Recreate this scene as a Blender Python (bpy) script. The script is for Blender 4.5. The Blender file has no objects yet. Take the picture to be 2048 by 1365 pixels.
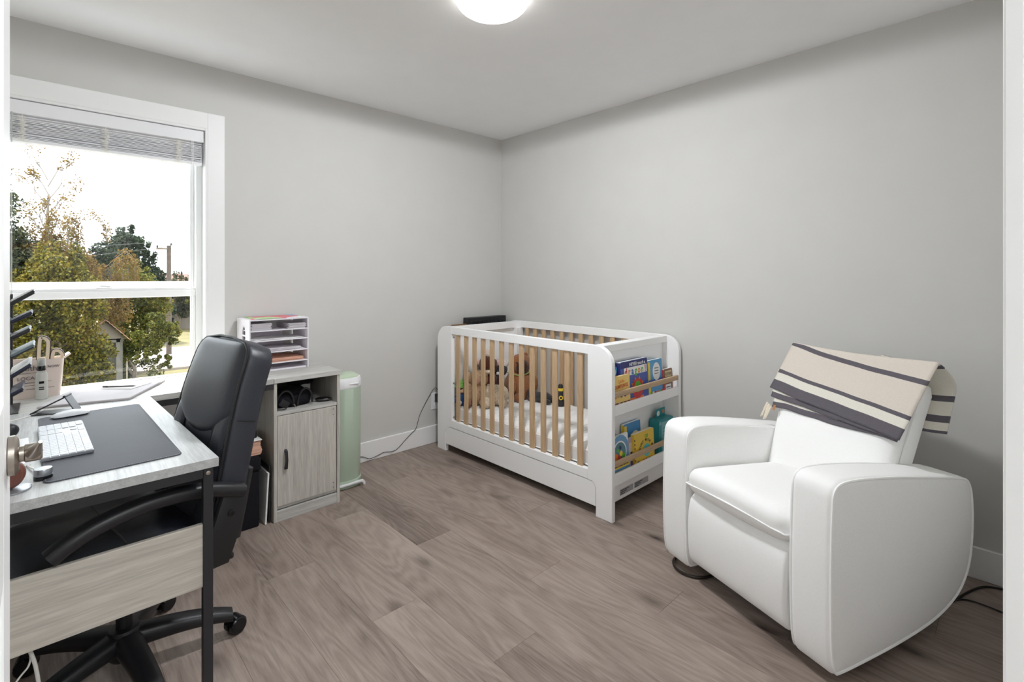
import bpy, bmesh, math, random
import numpy as np
from mathutils import Vector, Matrix, noise

R = math.radians
PI = math.pi
sc = bpy.context.scene
C = sc.collection
random.seed(7)

# ------------------------------------------------------------------ camera, sky, sun, lights, exposure
cam_d = bpy.data.cameras.new('camera')
cam = bpy.data.objects.new('camera', cam_d)
C.objects.link(cam)
cam.location = (-2.852, -3.152, 1.276)
cam.rotation_euler = (R(90), 0, math.atan2(-0.6866, 0.727))
cam_d.sensor_width = 36.0
cam_d.lens = 986.0 / 2048.0 * 36.0
cam_d.shift_y = -(682.5 - 551.0) / 2048.0
cam_d.clip_start = 0.02
cam_d.clip_end = 400
sc.camera = cam

sc.view_settings.view_transform = 'Standard'
sc.view_settings.look = 'None'
sc.view_settings.gamma = 1.0
sc.view_settings.use_curve_mapping = False
sc.view_settings.exposure = 0.80

world = bpy.data.worlds.new('sky')
sc.world = world
world.use_nodes = True
wb = world.node_tree.nodes['Background']
wb.inputs[0].default_value = (0.90, 0.95, 1.0, 1)
wb.inputs[1].default_value = 3.5

def light(name, kind, loc, rot, energy, **kw):
    d = bpy.data.lights.new(name, kind)
    d.energy = energy
    for k, v in kw.items():
        setattr(d, k, v)
    o = bpy.data.objects.new(name, d)
    C.objects.link(o)
    o.location = loc
    o.rotation_euler = rot
    return o

sdir = Vector((0.20, -0.27, -1.0)).normalized()
light('sun', 'SUN', (0, 8, 12), sdir.to_track_quat('-Z', 'Y').to_euler(), 9.0, angle=R(0.8), color=(1.0, 0.93, 0.82))
por = light('window_portal', 'AREA', (-2.642, 0.14, 1.34), (R(-90), 0, 0), 1.0, shape='RECTANGLE', size=0.9, size_y=1.5)
por.data.cycles.is_portal = True
# the lamp in the ceiling fixture, and unseen fill light added in the hall
light('ceiling_lamp_bulb', 'SPOT', (-1.50, -1.60, 2.375), (0, 0, 0), 41.0, shadow_soft_size=0.09, spot_size=R(180), spot_blend=0.035, color=(0.94, 0.97, 1.0))
light('ceiling_lamp_bulb_down', 'AREA', (-1.50, -1.60, 2.370), (0, 0, 0), 12.0, shape='DISK', size=0.2, color=(0.94, 0.97, 1.0))
light('hall_fill_light', 'AREA', (-2.2, -4.25, 2.40), (0, 0, 0), 28.0, shape='DISK', size=0.6, color=(0.93, 0.97, 1.0))

try:
    sc.cycles.use_denoising = True
    sc.cycles.max_bounces = 12
    sc.cycles.diffuse_bounces = 8
    sc.cycles.transparent_max_bounces = 24
    sc.cycles.sample_clamp_indirect = 8.0
except Exception:
    pass

# ------------------------------------------------------------------ materials
def lin(c):
    return tuple(((x / 255.0) / 12.92 if x / 255.0 <= 0.04045 else (((x / 255.0) + 0.055) / 1.055) ** 2.4) for x in c) + (1.0,)

class NT:
    def __init__(s, name):
        s.m = bpy.data.materials.new(name)
        s.m.use_nodes = True
        s.t = s.m.node_tree
        s.b = s.t.nodes['Principled BSDF']
        s.out = s.t.nodes['Material Output']
    def n(s, kind, **kw):
        nd = s.t.nodes.new(kind)
        for k, v in kw.items():
            setattr(nd, k, v)
        return nd
    def l(s, a, b):
        s.t.links.new(a, b)
    def ramp(s, fac, stops, interp='LINEAR'):
        r = s.n('ShaderNodeValToRGB')
        r.color_ramp.interpolation = interp
        el = r.color_ramp.elements
        while len(el) < len(stops):
            el.new(0.5)
        for e, (p, c) in zip(el, stops):
            e.position = p
            e.color = c
        s.l(fac, r.inputs[0])
        return r.outputs[0]
    def math(s, op, a, b=None):
        m = s.n('ShaderNodeMath', operation=op)
        for i, v in enumerate((a, b)):
            if v is None:
                continue
            if isinstance(v, (int, float)):
                m.inputs[i].default_value = v
            else:
                s.l(v, m.inputs[i])
        return m.outputs[0]
    def noise(s, vec, scale, detail=3, rough=0.5, dist=0.0):
        nn = s.n('ShaderNodeTexNoise')
        nn.inputs['Scale'].default_value = scale
        nn.inputs['Detail'].default_value = detail
        nn.inputs['Roughness'].default_value = rough
        nn.inputs['Distortion'].default_value = dist
        if vec is not None:
            s.l(vec, nn.inputs['Vector'])
        return nn.outputs[0]
    def mapping(s, vec, scale=(1, 1, 1), loc=None):
        m = s.n('ShaderNodeMapping')
        m.inputs['Scale'].default_value = scale
        s.l(vec, m.inputs['Vector'])
        if loc is not None:
            s.l(loc, m.inputs['Location'])
        return m.outputs[0]
    def mix(s, fac, a, b, blend='MIX'):
        m = s.n('ShaderNodeMix', data_type='RGBA', blend_type=blend)
        for i, v in ((0, fac), (6, a), (7, b)):
            if isinstance(v, (int, float)):
                m.inputs[i].default_value = v
            elif isinstance(v, tuple):
                m.inputs[i].default_value = v
            else:
                s.l(v, m.inputs[i])
        return m.outputs[2]
    def bump(s, h, strength=0.2, dist=0.002):
        b = s.n('ShaderNodeBump')
        b.inputs['Strength'].default_value = strength
        b.inputs['Distance'].default_value = dist
        s.l(h, b.inputs['Height'])
        s.l(b.outputs[0], s.b.inputs['Normal'])

def mat(name, rgb, rough=0.5, metal=0.0, spec=0.5, var=0.04, bump=0.0, bscale=300, coat=0.0, emit=0.0, sheen=0.0):
    """plain surface with a little procedural mottling"""
    t = NT(name)
    tc = t.n('ShaderNodeTexCoord')
    c = lin(rgb)
    if var:
        nz = t.noise(tc.outputs['Object'], 6.0, 3)
        lo = tuple(x * (1 - var) for x in c[:3]) + (1,)
        hi = tuple(min(1, x * (1 + var)) for x in c[:3]) + (1,)
        t.l(t.ramp(nz, [(0.3, lo), (0.7, hi)]), t.b.inputs['Base Color'])
    else:
        t.b.inputs['Base Color'].default_value = c
    t.b.inputs['Roughness'].default_value = rough
    t.b.inputs['Metallic'].default_value = metal
    t.b.inputs['Specular IOR Level'].default_value = spec
    t.b.inputs['Coat Weight'].default_value = coat
    if sheen:
        t.b.inputs['Sheen Weight'].default_value = sheen
    if bump:
        t.bump(t.noise(tc.outputs['Object'], bscale, 2), bump, 0.002)
    if emit:
        t.b.inputs['Emission Color'].default_value = c
        t.b.inputs['Emission Strength'].default_value = emit
    return t.m

def laminate(name, dark, light_, axis, rough=0.42, fine=1.0):
    """greyed oak laminate; grain runs along axis"""
    t = NT(name)
    tc = t.n('ShaderNodeTexCoord')
    sca = [55, 55, 55]
    sca['xyz'.index(axis)] = 2.2
    v = t.mapping(tc.outputs['Object'], tuple(sca))
    n1 = t.noise(v, 1.0 * fine, 4, 0.65)
    sca2 = [9, 9, 9]
    sca2['xyz'.index(axis)] = 0.8
    n2 = t.noise(t.mapping(tc.outputs['Object'], tuple(sca2)), 1.0, 3, 0.5, 0.6)
    sca3 = [240, 240, 240]
    sca3['xyz'.index(axis)] = 14
    n3 = t.noise(t.mapping(tc.outputs['Object'], tuple(sca3)), 1.0, 1)
    f = t.math('ADD', t.math('MULTIPLY', n1, 0.52), t.math('ADD', t.math('MULTIPLY', n2, 0.16), t.math('MULTIPLY', n3, 0.32)))
    t.l(t.ramp(f, [(0.36, lin(dark)), (0.62, lin(light_))]), t.b.inputs['Base Color'])
    t.b.inputs['Roughness'].default_value = rough
    t.bump(n1, 0.12, 0.001)
    return t.m

def floor_mat():
    t = NT('oak_plank')
    tc = t.n('ShaderNodeTexCoord')
    oi = t.n('ShaderNodeObjectInfo')
    off = t.n('ShaderNodeCombineXYZ')
    t.l(t.math('MULTIPLY', oi.outputs['Random'], 37.0), off.inputs[0])
    t.l(t.math('MULTIPLY', oi.outputs['Random'], 61.0), off.inputs[1])
    t.l(t.math('MULTIPLY', oi.outputs['Random'], 13.0), off.inputs[2])
    add = t.n('ShaderNodeVectorMath', operation='ADD')
    t.l(tc.outputs['Object'], add.inputs[0])
    t.l(off.outputs[0], add.inputs[1])
    P = add.outputs[0]
    # knots: sparse cells that bend the growth rings round them
    vo = t.n('ShaderNodeTexVoronoi', feature='SMOOTH_F1')
    vo.inputs['Scale'].default_value = 1.0
    vo.inputs['Smoothness'].default_value = 0.35
    t.l(t.mapping(P, (6.0, 2.4, 1.0)), vo.inputs['Vector'])
    kd = vo.outputs['Distance']
    knot = t.n('ShaderNodeMapRange')
    knot.inputs[1].default_value = 0.0
    knot.inputs[2].default_value = 0.30
    knot.inputs[3].default_value = 1.0
    knot.inputs[4].default_value = 0.0
    t.l(kd, knot.inputs[0])
    cell = t.n('ShaderNodeSeparateColor')
    vo2 = t.n('ShaderNodeTexVoronoi', feature='F1')
    vo2.inputs['Scale'].default_value = 1.0
    t.l(t.mapping(P, (6.0, 2.4, 1.0)), vo2.inputs['Vector'])
    t.l(vo2.outputs['Color'], cell.inputs[0])
    present = t.math('GREATER_THAN', cell.outputs[0], 0.45)
    kn = t.math('MULTIPLY', knot.outputs[0], present)
    # cathedral figure
    lowv = t.mapping(P, (5.0, 0.75, 1.0))
    low = t.noise(lowv, 1.0, 2, 0.45, 0.35)
    fld = t.math('ADD', low, t.math('MULTIPLY', t.math('MULTIPLY', kn, kn), 0.10))
    ring = t.math('ADD', t.math('MULTIPLY', t.math('SINE', t.math('MULTIPLY', fld, 125.0)), 0.5), 0.5)
    fib = t.noise(t.mapping(P, (150, 5.0, 1)), 1.0, 3, 0.6)
    big = t.noise(t.mapping(P, (4.5, 1.3, 1)), 1.0, 3, 0.6)
    pore = t.noise(t.mapping(P, (420, 26.0, 1)), 1.0, 1, 0.5)
    f = t.math('ADD', t.math('MULTIPLY', ring, 0.095), t.math('MULTIPLY', fib, 0.34))
    f = t.math('ADD', f, t.math('MULTIPLY', big, 0.50))
    f = t.math('ADD', f, t.math('MULTIPLY', pore, 0.16))
    f = t.math('ADD', f, t.math('SUBTRACT', t.math('MULTIPLY', oi.outputs['Random'], 0.11), 0.02))
    col = t.ramp(f, [(0.36, lin((102, 89, 82))), (0.56, lin((143, 128, 119))), (0.78, lin((170, 155, 145)))])
    k2 = t.math('POWER', t.math('MULTIPLY', kn, t.math('ADD', 0.55, t.noise(t.mapping(P, (30, 9, 1)), 1.0, 3, 0.7))), 1.6)
    col = t.mix(t.math('MULTIPLY', k2, 0.95), col, lin((66, 54, 48)))
    t.l(col, t.b.inputs['Base Color'])
    rg = t.n('ShaderNodeMapRange')
    rg.inputs[3].default_value = 0.36
    rg.inputs[4].default_value = 0.50
    t.l(fib, rg.inputs[0])
    t.l(rg.outputs[0], t.b.inputs['Roughness'])
    t.b.inputs['Specular IOR Level'].default_value = 0.4
    t.bump(t.math('ADD', fib, t.math('MULTIPLY', ring, 0.25)), 0.25, 0.0012)
    return t.m

def leather(name, rgb, rough=0.33):
    t = NT(name)
    tc = t.n('ShaderNodeTexCoord')
    t.b.inputs['Base Color'].default_value = lin(rgb)
    t.b.inputs['Roughness'].default_value = rough
    t.b.inputs['Specular IOR Level'].default_value = 0.6
    v = t.n('ShaderNodeTexVoronoi')
    v.inputs['Scale'].default_value = 420
    t.l(tc.outputs['Object'], v.inputs['Vector'])
    wr = t.noise(tc.outputs['Object'], 9, 3, 0.5, 0.4)
    t.bump(t.math('ADD', t.math('MULTIPLY', v.outputs['Distance'], 0.25), wr), 0.25, 0.004)
    return t.m

def fabric(name, rgb, scale=900, rough=0.95, var=0.05):
    t = NT(name)
    tc = t.n('ShaderNodeTexCoord')
    c = lin(rgb)
    a = t.noise(t.mapping(tc.outputs['Object'], (0.15, 1, 1)), scale, 1)
    b = t.noise(t.mapping(tc.outputs['Object'], (1, 1, 0.15)), scale, 1)
    w = t.math('MULTIPLY', t.math('ADD', a, b), 0.5)
    lo = tuple(x * (1 - var) for x in c[:3]) + (1,)
    hi = tuple(min(1, x * (1 + var)) for x in c[:3]) + (1,)
    t.l(t.ramp(w, [(0.3, lo), (0.7, hi)]), t.b.inputs['Base Color'])
    t.b.inputs['Roughness'].default_value = rough
    t.b.inputs['Specular IOR Level'].default_value = 0.15
    big = t.noise(tc.outputs['Object'], 7, 2)
    t.bump(t.math('ADD', t.math('MULTIPLY', w, 0.5), t.math('MULTIPLY', big, 2.0)), 0.22, 0.003)
    return t.m

def plush(name, rgb, var=0.25):
    t = NT(name)
    tc = t.n('ShaderNodeTexCoord')
    c = lin(rgb)
    a = t.noise(tc.outputs['Object'], 90, 4, 0.7, 1.0)
    lo = tuple(x * (1 - var) for x in c[:3]) + (1,)
    hi = tuple(min(1, x * (1 + var)) for x in c[:3]) + (1,)
    t.l(t.ramp(a, [(0.35, lo), (0.65, hi)]), t.b.inputs['Base Color'])
    t.b.inputs['Roughness'].default_value = 1.0
    t.b.inputs['Specular IOR Level'].default_value = 0.05
    t.b.inputs['Sheen Weight'].default_value = 0.3
    t.bump(a, 0.8, 0.008)
    return t.m

def glass_mat():
    t = NT('window_glass')
    tr = t.n('ShaderNodeBsdfTransparent')
    tr.inputs[0].default_value = (0.97, 0.985, 0.98, 1)
    gl = t.n('ShaderNodeBsdfGlossy')
    gl.inputs['Roughness'].default_value = 0.01
    fr = t.n('ShaderNodeFresnel')
    fr.inputs[0].default_value = 1.5
    mx = t.n('ShaderNodeMixShader')
    geo = t.n('ShaderNodeNewGeometry')
    inv = t.math('SUBTRACT', 1.0, geo.outputs['Backfacing'])
    t.l(t.math('MULTIPLY', fr.outputs[0], inv), mx.inputs[0])
    t.l(tr.outputs[0], mx.inputs[1])
    t.l(gl.outputs[0], mx.inputs[2])
    t.l(mx.outputs[0], t.out.inputs[0])
    return t.m

def clear_mat(name, tint, fac=0.3, rough=0.15):
    """see-through plastic"""
    t = NT(name)
    tr = t.n('ShaderNodeBsdfTransparent')
    tr.inputs[0].default_value = lin(tint)
    t.b.inputs['Base Color'].default_value = lin(tint)
    t.b.inputs['Roughness'].default_value = rough
    mx = t.n('ShaderNodeMixShader')
    mx.inputs[0].default_value = fac
    t.l(tr.outputs[0], mx.inputs[1])
    t.l(t.b.outputs[0], mx.inputs[2])
    t.l(mx.outputs[0], t.out.inputs[0])
    return t.m

def leaf_mat(name, cols):
    t = NT(name)
    geo = t.n('ShaderNodeNewGeometry')
    tc = t.n('ShaderNodeTexCoord')
    big = t.noise(tc.outputs['Object'], 0.9, 2)
    f = t.math('ADD', t.math('MULTIPLY', geo.outputs['Random Per Island'], 0.5), t.math('MULTIPLY', t.math('SUBTRACT', big, 0.25), 1.0))
    n = len(cols)
    col = t.ramp(f, [(0.15 + 0.7 * i / (n - 1), lin(c)) for i, c in enumerate(cols)])
    t.l(col, t.b.inputs['Base Color'])
    t.b.inputs['Roughness'].default_value = 0.6
    t.b.inputs['Specular IOR Level'].default_value = 0.2
    tl = t.n('ShaderNodeBsdfTranslucent')
    t.l(col, tl.inputs[0])
    mx = t.n('ShaderNodeMixShader')
    mx.inputs[0].default_value = 0.35
    t.l(t.b.outputs[0], mx.inputs[1])
    t.l(tl.outputs[0], mx.inputs[2])
    t.l(mx.outputs[0], t.out.inputs[0])
    return t.m

M = {}
M['wall'] = mat('wall_paint', (209, 208, 205), 0.85, spec=0.2, var=0.01, bump=0.05, bscale=220)
M['ceiling'] = mat('ceiling_paint', (242, 242, 243), 0.9, spec=0.2, var=0.01)
M['trim'] = mat('trim_paint', (240, 240, 240), 0.42, var=0.01)
M['vinyl'] = mat('window_vinyl', (244, 245, 246), 0.35, var=0.01)
M['floor'] = floor_mat()
M['dark'] = mat('under_floor', (48, 42, 38), 0.8)
M['glass'] = glass_mat()
M['white'] = mat('white_lacquer', (250, 250, 250), 0.38, var=0.01)
M['oak'] = laminate('light_oak', (184, 152, 116), (216, 186, 149), 'z', 0.5)
M['oak_y'] = laminate('light_oak_rail', (172, 143, 112), (205, 177, 144), 'x', 0.5)
M['lam_y'] = laminate('grey_oak_along_y', (164, 165, 165), (200, 201, 200), 'y')
M['lam_x'] = laminate('grey_oak_along_x', (168, 167, 163), (204, 203, 199), 'x')
M['lam_z'] = laminate('grey_oak_upright', (172, 168, 161), (208, 204, 196), 'z')
M['lam_p'] = laminate('grey_oak_panel', (176, 170, 160), (208, 202, 192), 'x')
M['black_metal'] = mat('black_metal', (38, 38, 41), 0.45, var=0.05)
M['black_plastic'] = mat('black_plastic', (26, 26, 29), 0.42, var=0.05, bump=0.1, bscale=700)
M['gloss_black'] = mat('gloss_black', (14, 14, 18), 0.2, var=0.05)
M['black_cloth'] = fabric('black_cloth', (30, 29, 34), 500)
M['leather'] = leather('black_leather', (33, 36, 46), 0.42)
M['leather_dark'] = leather('black_leather_piping', (12, 12, 15), 0.42)
M['mat'] = leather('slate_desk_mat', (66, 68, 75), 0.66)
M['stitch'] = mat('grey_stitching', (150, 152, 158), 0.8)
M['linen'] = fabric('white_linen', (250, 250, 249), 700, var=0.04)
M['linen_pipe'] = fabric('white_piping', (253, 253, 252), 700, var=0.03)
M['mattress'] = fabric('quilted_cotton', (240, 240, 240), 300, var=0.02)
M['steel'] = mat('brushed_nickel', (178, 170, 160), 0.3, metal=1.0, var=0.06)
M['chrome'] = mat('polished_chrome', (200, 200, 205), 0.12, metal=1.0, var=0)
M['alu'] = mat('silver_aluminium', (158, 161, 166), 0.35, metal=0.7, var=0.02)
M['key'] = mat('white_keycap', (208, 211, 216), 0.45, var=0.0)
M['paper'] = mat('white_paper', (240, 240, 238), 0.85, var=0.02)
M['paper2'] = mat('printed_paper', (214, 210, 214), 0.85, var=0.08)
M['paper_pink'] = mat('peach_paper', (222, 178, 156), 0.85, var=0.06)
M['green'] = mat('sage_green_plastic', (178, 194, 176), 0.38, var=0.02)
M['green_lid'] = mat('pale_green_lid', (190, 206, 182), 0.4, var=0.02)
M['white_plastic'] = mat('white_plastic', (238, 238, 241), 0.4, var=0.01)
M['brown_leather'] = leather('chestnut_leather', (104, 58, 46), 0.5)
M['cord_white'] = mat('white_cable', (222, 220, 214), 0.5)
M['cord_string'] = mat('cream_string', (236, 234, 228), 0.8)
M['cord_dark'] = mat('dark_cable', (30, 30, 32), 0.5)
M['folder_grey'] = mat('grey_portfolio', (176, 170, 172), 0.7, var=0.10)
M['navy'] = mat('navy_folder', (30, 34, 58), 0.45)
M['teal_grey'] = mat('slate_folder', (98, 112, 118), 0.5)
M['tote'] = clear_mat('blush_plastic', (228, 216, 208), 0.72, 0.3)
M['clear'] = clear_mat('clear_plastic', (236, 238, 236), 0.28, 0.1)
M['cream'] = mat('cream_padding', (216, 200, 178), 0.8)
M['tan_edge'] = mat('dark_brown_edge', (64, 50, 40), 0.7)
M['lampglass'] = None

# ------------------------------------------------------------------ mesh helpers
class MB:
    def __init__(s):
        s.v = []; s.f = []; s.mi = []; s.sm = []
    def add(s, v, f, mi=0, smooth=False, mtx=None):
        o = len(s.v)
        if mtx is not None:
            v = [mtx @ Vector(p) for p in v]
        s.v += [tuple(p) for p in v]
        s.f += [tuple(i + o for i in q) for q in f]
        s.mi += [mi] * len(f)
        s.sm += [smooth] * len(f)
        return s
    def frombm(s, bm, mi=0, smooth=False, mtx=None):
        bm.verts.index_update()
        v = [tuple(x.co) for x in bm.verts]
        f = [[x.index for x in q.verts] for q in bm.faces]
        bm.free()
        return s.add(v, f, mi, smooth, mtx)
    def box(s, lo, hi, bev=0.0, seg=2, mi=0, mtx=None, smooth=False):
        lo = Vector(lo); hi = Vector(hi)
        c = (lo + hi) / 2; d = hi - lo
        bm = bmesh.new()
        bmesh.ops.create_cube(bm, size=1.0)
        for x in bm.verts:
            x.co = Vector((x.co.x * d.x, x.co.y * d.y, x.co.z * d.z)) + c
        if bev > 0:
            bmesh.ops.bevel(bm, geom=bm.edges[:], offset=min(bev, min(abs(d.x), abs(d.y), abs(d.z)) * 0.49), segments=seg, affect='EDGES', profile=0.5)
        return s.frombm(bm, mi, smooth or (bev > 0 and seg > 2), mtx)
    def soft(s, lo, hi, r, puff=0.0, n=10, mi=0, mtx=None, axis=None, fn=None):
        """cushion: cube subdivided, rounded with radius r, faces bulged by puff"""
        lo = Vector(lo); hi = Vector(hi)
        c = (lo + hi) / 2; h = (hi - lo) / 2
        bm = bmesh.new()
        bmesh.ops.create_cube(bm, size=2.0)
        bmesh.ops.subdivide_edges(bm, edges=bm.edges[:], cuts=n, use_grid_fill=True)
        rr = min(r, h.x, h.y, h.z)
        for x in bm.verts:
            p = x.co.copy()
            # push samples toward the edges so that the rounding is smooth
            q = Vector([math.copysign(abs(t) ** 0.75, t) for t in p])
            P = Vector((q.x * h.x, q.y * h.y, q.z * h.z))
            inner = Vector([max(-(h[i] - rr), min(h[i] - rr, P[i])) for i in range(3)])
            d = P - inner
            if d.length > 1e-9:
                P = inner + d.normalized() * rr
            if puff:
                for i in range(3):
                    if axis is not None and i not in axis:
                        continue
                    j, k = (i + 1) % 3, (i + 2) % 3
                    w = max(0, 1 - (P[j] / h[j]) ** 2) * max(0, 1 - (P[k] / h[k]) ** 2)
                    P[i] += math.copysign(puff * w, P[i]) * min(1, abs(P[i]) / h[i])
            P = P + c
            if fn:
                P = fn(P)
            x.co = P
        return s.frombm(bm, mi, True, mtx)
    def prism(s, poly, axis, a, b, bev=0.0, seg=3, mi=0, mtx=None, smooth=None):
        """poly in the two other axes (cyclic order after axis)"""
        bm = bmesh.new()
        def P(p, t):
            c = [0, 0, 0]
            i = 'xyz'.index(axis)
            c[i] = t
            o = [k for k in range(3) if k != i]
            c[o[0]], c[o[1]] = p
            return c
        A = [bm.verts.new(P(p, a)) for p in poly]
        B = [bm.verts.new(P(p, b)) for p in poly]
        n = len(poly)
        bm.faces.new(A); bm.faces.new(B[::-1])
        for i in range(n):
            bm.faces.new((A[i], A[(i + 1) % n], B[(i + 1) % n], B[i]))
        bmesh.ops.recalc_face_normals(bm, faces=bm.faces[:])
        if bev > 0:
            caps = [f for f in bm.faces if len(f.verts) == n and n > 4] or bm.faces[:2]
            ed = set()
            for f in caps:
                for e in f.edges:
                    ed.add(e)
            bmesh.ops.bevel(bm, geom=list(ed), offset=bev, segments=seg, affect='EDGES', profile=0.5)
        return s.frombm(bm, mi, (bev > 0) if smooth is None else smooth, mtx)
    def tube(s, pts, r, n=8, mi=0, closed=False, mtx=None, cap=True):
        pts = [Vector(p) for p in pts]
        m = len(pts)
        rs = r if isinstance(r, (list, tuple)) else [r] * m
        V = []; F = []
        up = Vector((0, 0, 1))
        prev = None
        for i, p in enumerate(pts):
            if closed:
                t = (pts[(i + 1) % m] - pts[i - 1]).normalized()
            else:
                t = (pts[min(i + 1, m - 1)] - pts[max(i - 1, 0)]).normalized()
            if prev is None:
                a = t.cross(up if abs(t.z) < 0.9 else Vector((1, 0, 0))).normalized()
            else:
                a = (prev - t * prev.dot(t))
                a = a.normalized() if a.length > 1e-6 else t.cross(up).normalized()
            prev = a
            b = t.cross(a)
            for k in range(n):
                an = 2 * PI * k / n
                V.append(p + (a * math.cos(an) + b * math.sin(an)) * rs[i])
        rng = m if closed else m - 1
        for i in range(rng):
            for k in range(n):
                j = (i + 1) % m
                F.append((i * n + k, i * n + (k + 1) % n, j * n + (k + 1) % n, j * n + k))
        if not closed and cap:
            F.append(tuple(range(n))[::-1])
            F.append(tuple((m - 1) * n + k for k in range(n)))
        return s.add(V, F, mi, True, mtx)
    def lathe(s, prof, n=32, mi=0, mtx=None, sx=1.0, sy=1.0, pw=2.0, smooth=True):
        """prof [(r,z)], super-elliptic section when pw != 2"""
        V = []; F = []
        for r, z in prof:
            for k in range(n):
                a = 2 * PI * k / n
                c, q = math.cos(a), math.sin(a)
                V.append((math.copysign(abs(c) ** (2 / pw), c) * r * sx, math.copysign(abs(q) ** (2 / pw), q) * r * sy, z))
        for i in range(len(prof) - 1):
            for k in range(n):
                F.append((i * n + k, i * n + (k + 1) % n, (i + 1) * n + (k + 1) % n, (i + 1) * n + k))
        F.append(tuple(range(n))[::-1])
        F.append(tuple((len(prof) - 1) * n + k for k in range(n)))
        return s.add(V, F, mi, smooth, mtx)
    def ball(s, c, r, sub=3, mi=0, rough=0.0, seed=0, mtx=None, freq=18):
        bm = bmesh.new()
        bmesh.ops.create_icosphere(bm, subdivisions=sub, radius=1.0)
        r = Vector(r) if not isinstance(r, (int, float)) else Vector((r, r, r))
        for x in bm.verts:
            p = Vector((x.co.x * r.x, x.co.y * r.y, x.co.z * r.z))
            if rough:
                p += x.co * noise.noise(p * freq + Vector((seed, seed * 2.1, 0))) * rough
            x.co = p + Vector(c)
        return s.frombm(bm, mi, True, mtx)
    def pillow(s, prof, y0, y1, r, bulge=0.006, n=5, mi=0, mtx=None):
        """closed outline (x,z) swept along y with rounded rims and softly domed sides"""
        m = len(prof)
        cx = sum(p[0] for p in prof) / m; cz = sum(p[1] for p in prof) / m
        ar = sum(prof[i][0] * prof[(i + 1) % m][1] - prof[(i + 1) % m][0] * prof[i][1] for i in range(m))
        sg = 1 if ar > 0 else -1
        def inset(d):
            out = []
            for i in range(m):
                a, b = Vector(prof[i - 1]), Vector(prof[(i + 1) % m])
                t = (b - a).normalized()
                out.append((prof[i][0] - sg * t.y * d, prof[i][1] + sg * t.x * d))
            return out
        half = []
        for k in range(n + 1):
            a = PI / 2 * k / n
            half.append((r * (1 - math.cos(a)) , r * (1 - math.sin(a))))
        rings = []
        base = inset(r)
        for f_ in (0.05, 0.35, 0.62, 0.82, 0.94):
            rings.append((y0 - bulge * (1 - f_ ** 2), [(cx + (p[0] - cx) * f_, cz + (p[1] - cz) * f_) for p in base]))
        side = [(y0 + r * (1 - math.cos(PI / 2 * k / n)) , inset(r * (1 - math.sin(PI / 2 * k / n)))) for k in range(n + 1)]
        rings += side
        rings += [(y1 - (y - y0), q) for y, q in reversed(rings)]
        secs = [[(p[0], y, p[1]) for p in q] for y, q in rings]
        return s.skin(secs, mi, mtx)
    def skin(s, secs, mi=0, mtx=None, smooth=True, cap=True):
        n = len(secs[0]); V = []; F = []
        for q in secs:
            V += list(q)
        for i in range(len(secs) - 1):
            for k in range(n):
                F.append((i * n + k, i * n + (k + 1) % n, (i + 1) * n + (k + 1) % n, (i + 1) * n + k))
        if cap:
            F.append(tuple(range(n))[::-1])
            F.append(tuple((len(secs) - 1) * n + k for k in range(n)))
        return s.add(V, F, mi, smooth, mtx)
    def grid(s, fn, nu, nv, mi=0, thick=0.0, mtx=None):
        P = [[Vector(fn(i / nu, j / nv)) for j in range(nv + 1)] for i in range(nu + 1)]
        V = [p for row in P for p in row]; F = []
        W = nv + 1
        for i in range(nu):
            for j in range(nv):
                F.append((i * W + j, (i + 1) * W + j, (i + 1) * W + j + 1, i * W + j + 1))
        if thick:
            N = []
            for i in range(nu + 1):
                for j in range(nv + 1):
                    du = P[min(i + 1, nu)][j] - P[max(i - 1, 0)][j]
                    dv = P[i][min(j + 1, nv)] - P[i][max(j - 1, 0)]
                    N.append(du.cross(dv).normalized())
            o = len(V)
            V = V + [V[k] - N[k] * thick for k in range(o)]
            F = F + [tuple(o + k for k in q[::-1]) for q in F]
            rim = [i * W for i in range(nu + 1)] + [nu * W + j for j in range(1, nv + 1)] + [i * W + nv for i in range(nu - 1, -1, -1)] + [j for j in range(nv - 1, 0, -1)]
            for a, b in zip(rim, rim[1:] + rim[:1]):
                F.append((b, a, o + a, o + b))
        return s.add(V, F, mi, True, mtx)
    def mesh(s, name, mats):
        me = bpy.data.meshes.new(name)
        me.from_pydata(s.v, [], s.f)
        for m in (mats if isinstance(mats, (list, tuple)) else [mats]):
            me.materials.append(m)
        me.polygons.foreach_set('material_index', s.mi)
        me.polygons.foreach_set('use_smooth', s.sm)
        me.update()
        return me
    def build(s, name, mats, parent=None, loc=None, rot=None, fixn=True, sharp=40):
        me = s.mesh(name, mats)
        if fixn:
            bm = bmesh.new(); bm.from_mesh(me)
            bmesh.ops.recalc_face_normals(bm, faces=bm.faces[:])
            bm.to_mesh(me); bm.free()
        if any(s.sm):
            try:
                me.set_sharp_from_angle(angle=R(sharp))
            except Exception:
                pass
        o = bpy.data.objects.new(name, me)
        C.objects.link(o)
        if parent is not None:
            o.parent = parent
        if loc is not None:
            o.location = loc
        if rot is not None:
            o.rotation_euler = rot
        return o

def place(name, me, parent=None, loc=(0, 0, 0), rot=(0, 0, 0)):
    o = bpy.data.objects.new(name, me)
    C.objects.link(o)
    o.parent = parent
    o.location = loc
    o.rotation_euler = rot
    return o

def thing(name, label, cat, loc=(0, 0, 0), rotz=0.0, group=None):
    o = bpy.data.objects.new(name, None)
    o.empty_display_size = 0.05
    C.objects.link(o)
    o.location = loc
    o.rotation_euler = (0, 0, rotz)
    return tag(o, label, cat, group)

def tag(o, label, cat, group=None):
    o['label'] = label
    o['category'] = cat
    if group:
        o['group'] = group
    return o

def struct(o):
    o['kind'] = 'structure'
    return o

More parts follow.
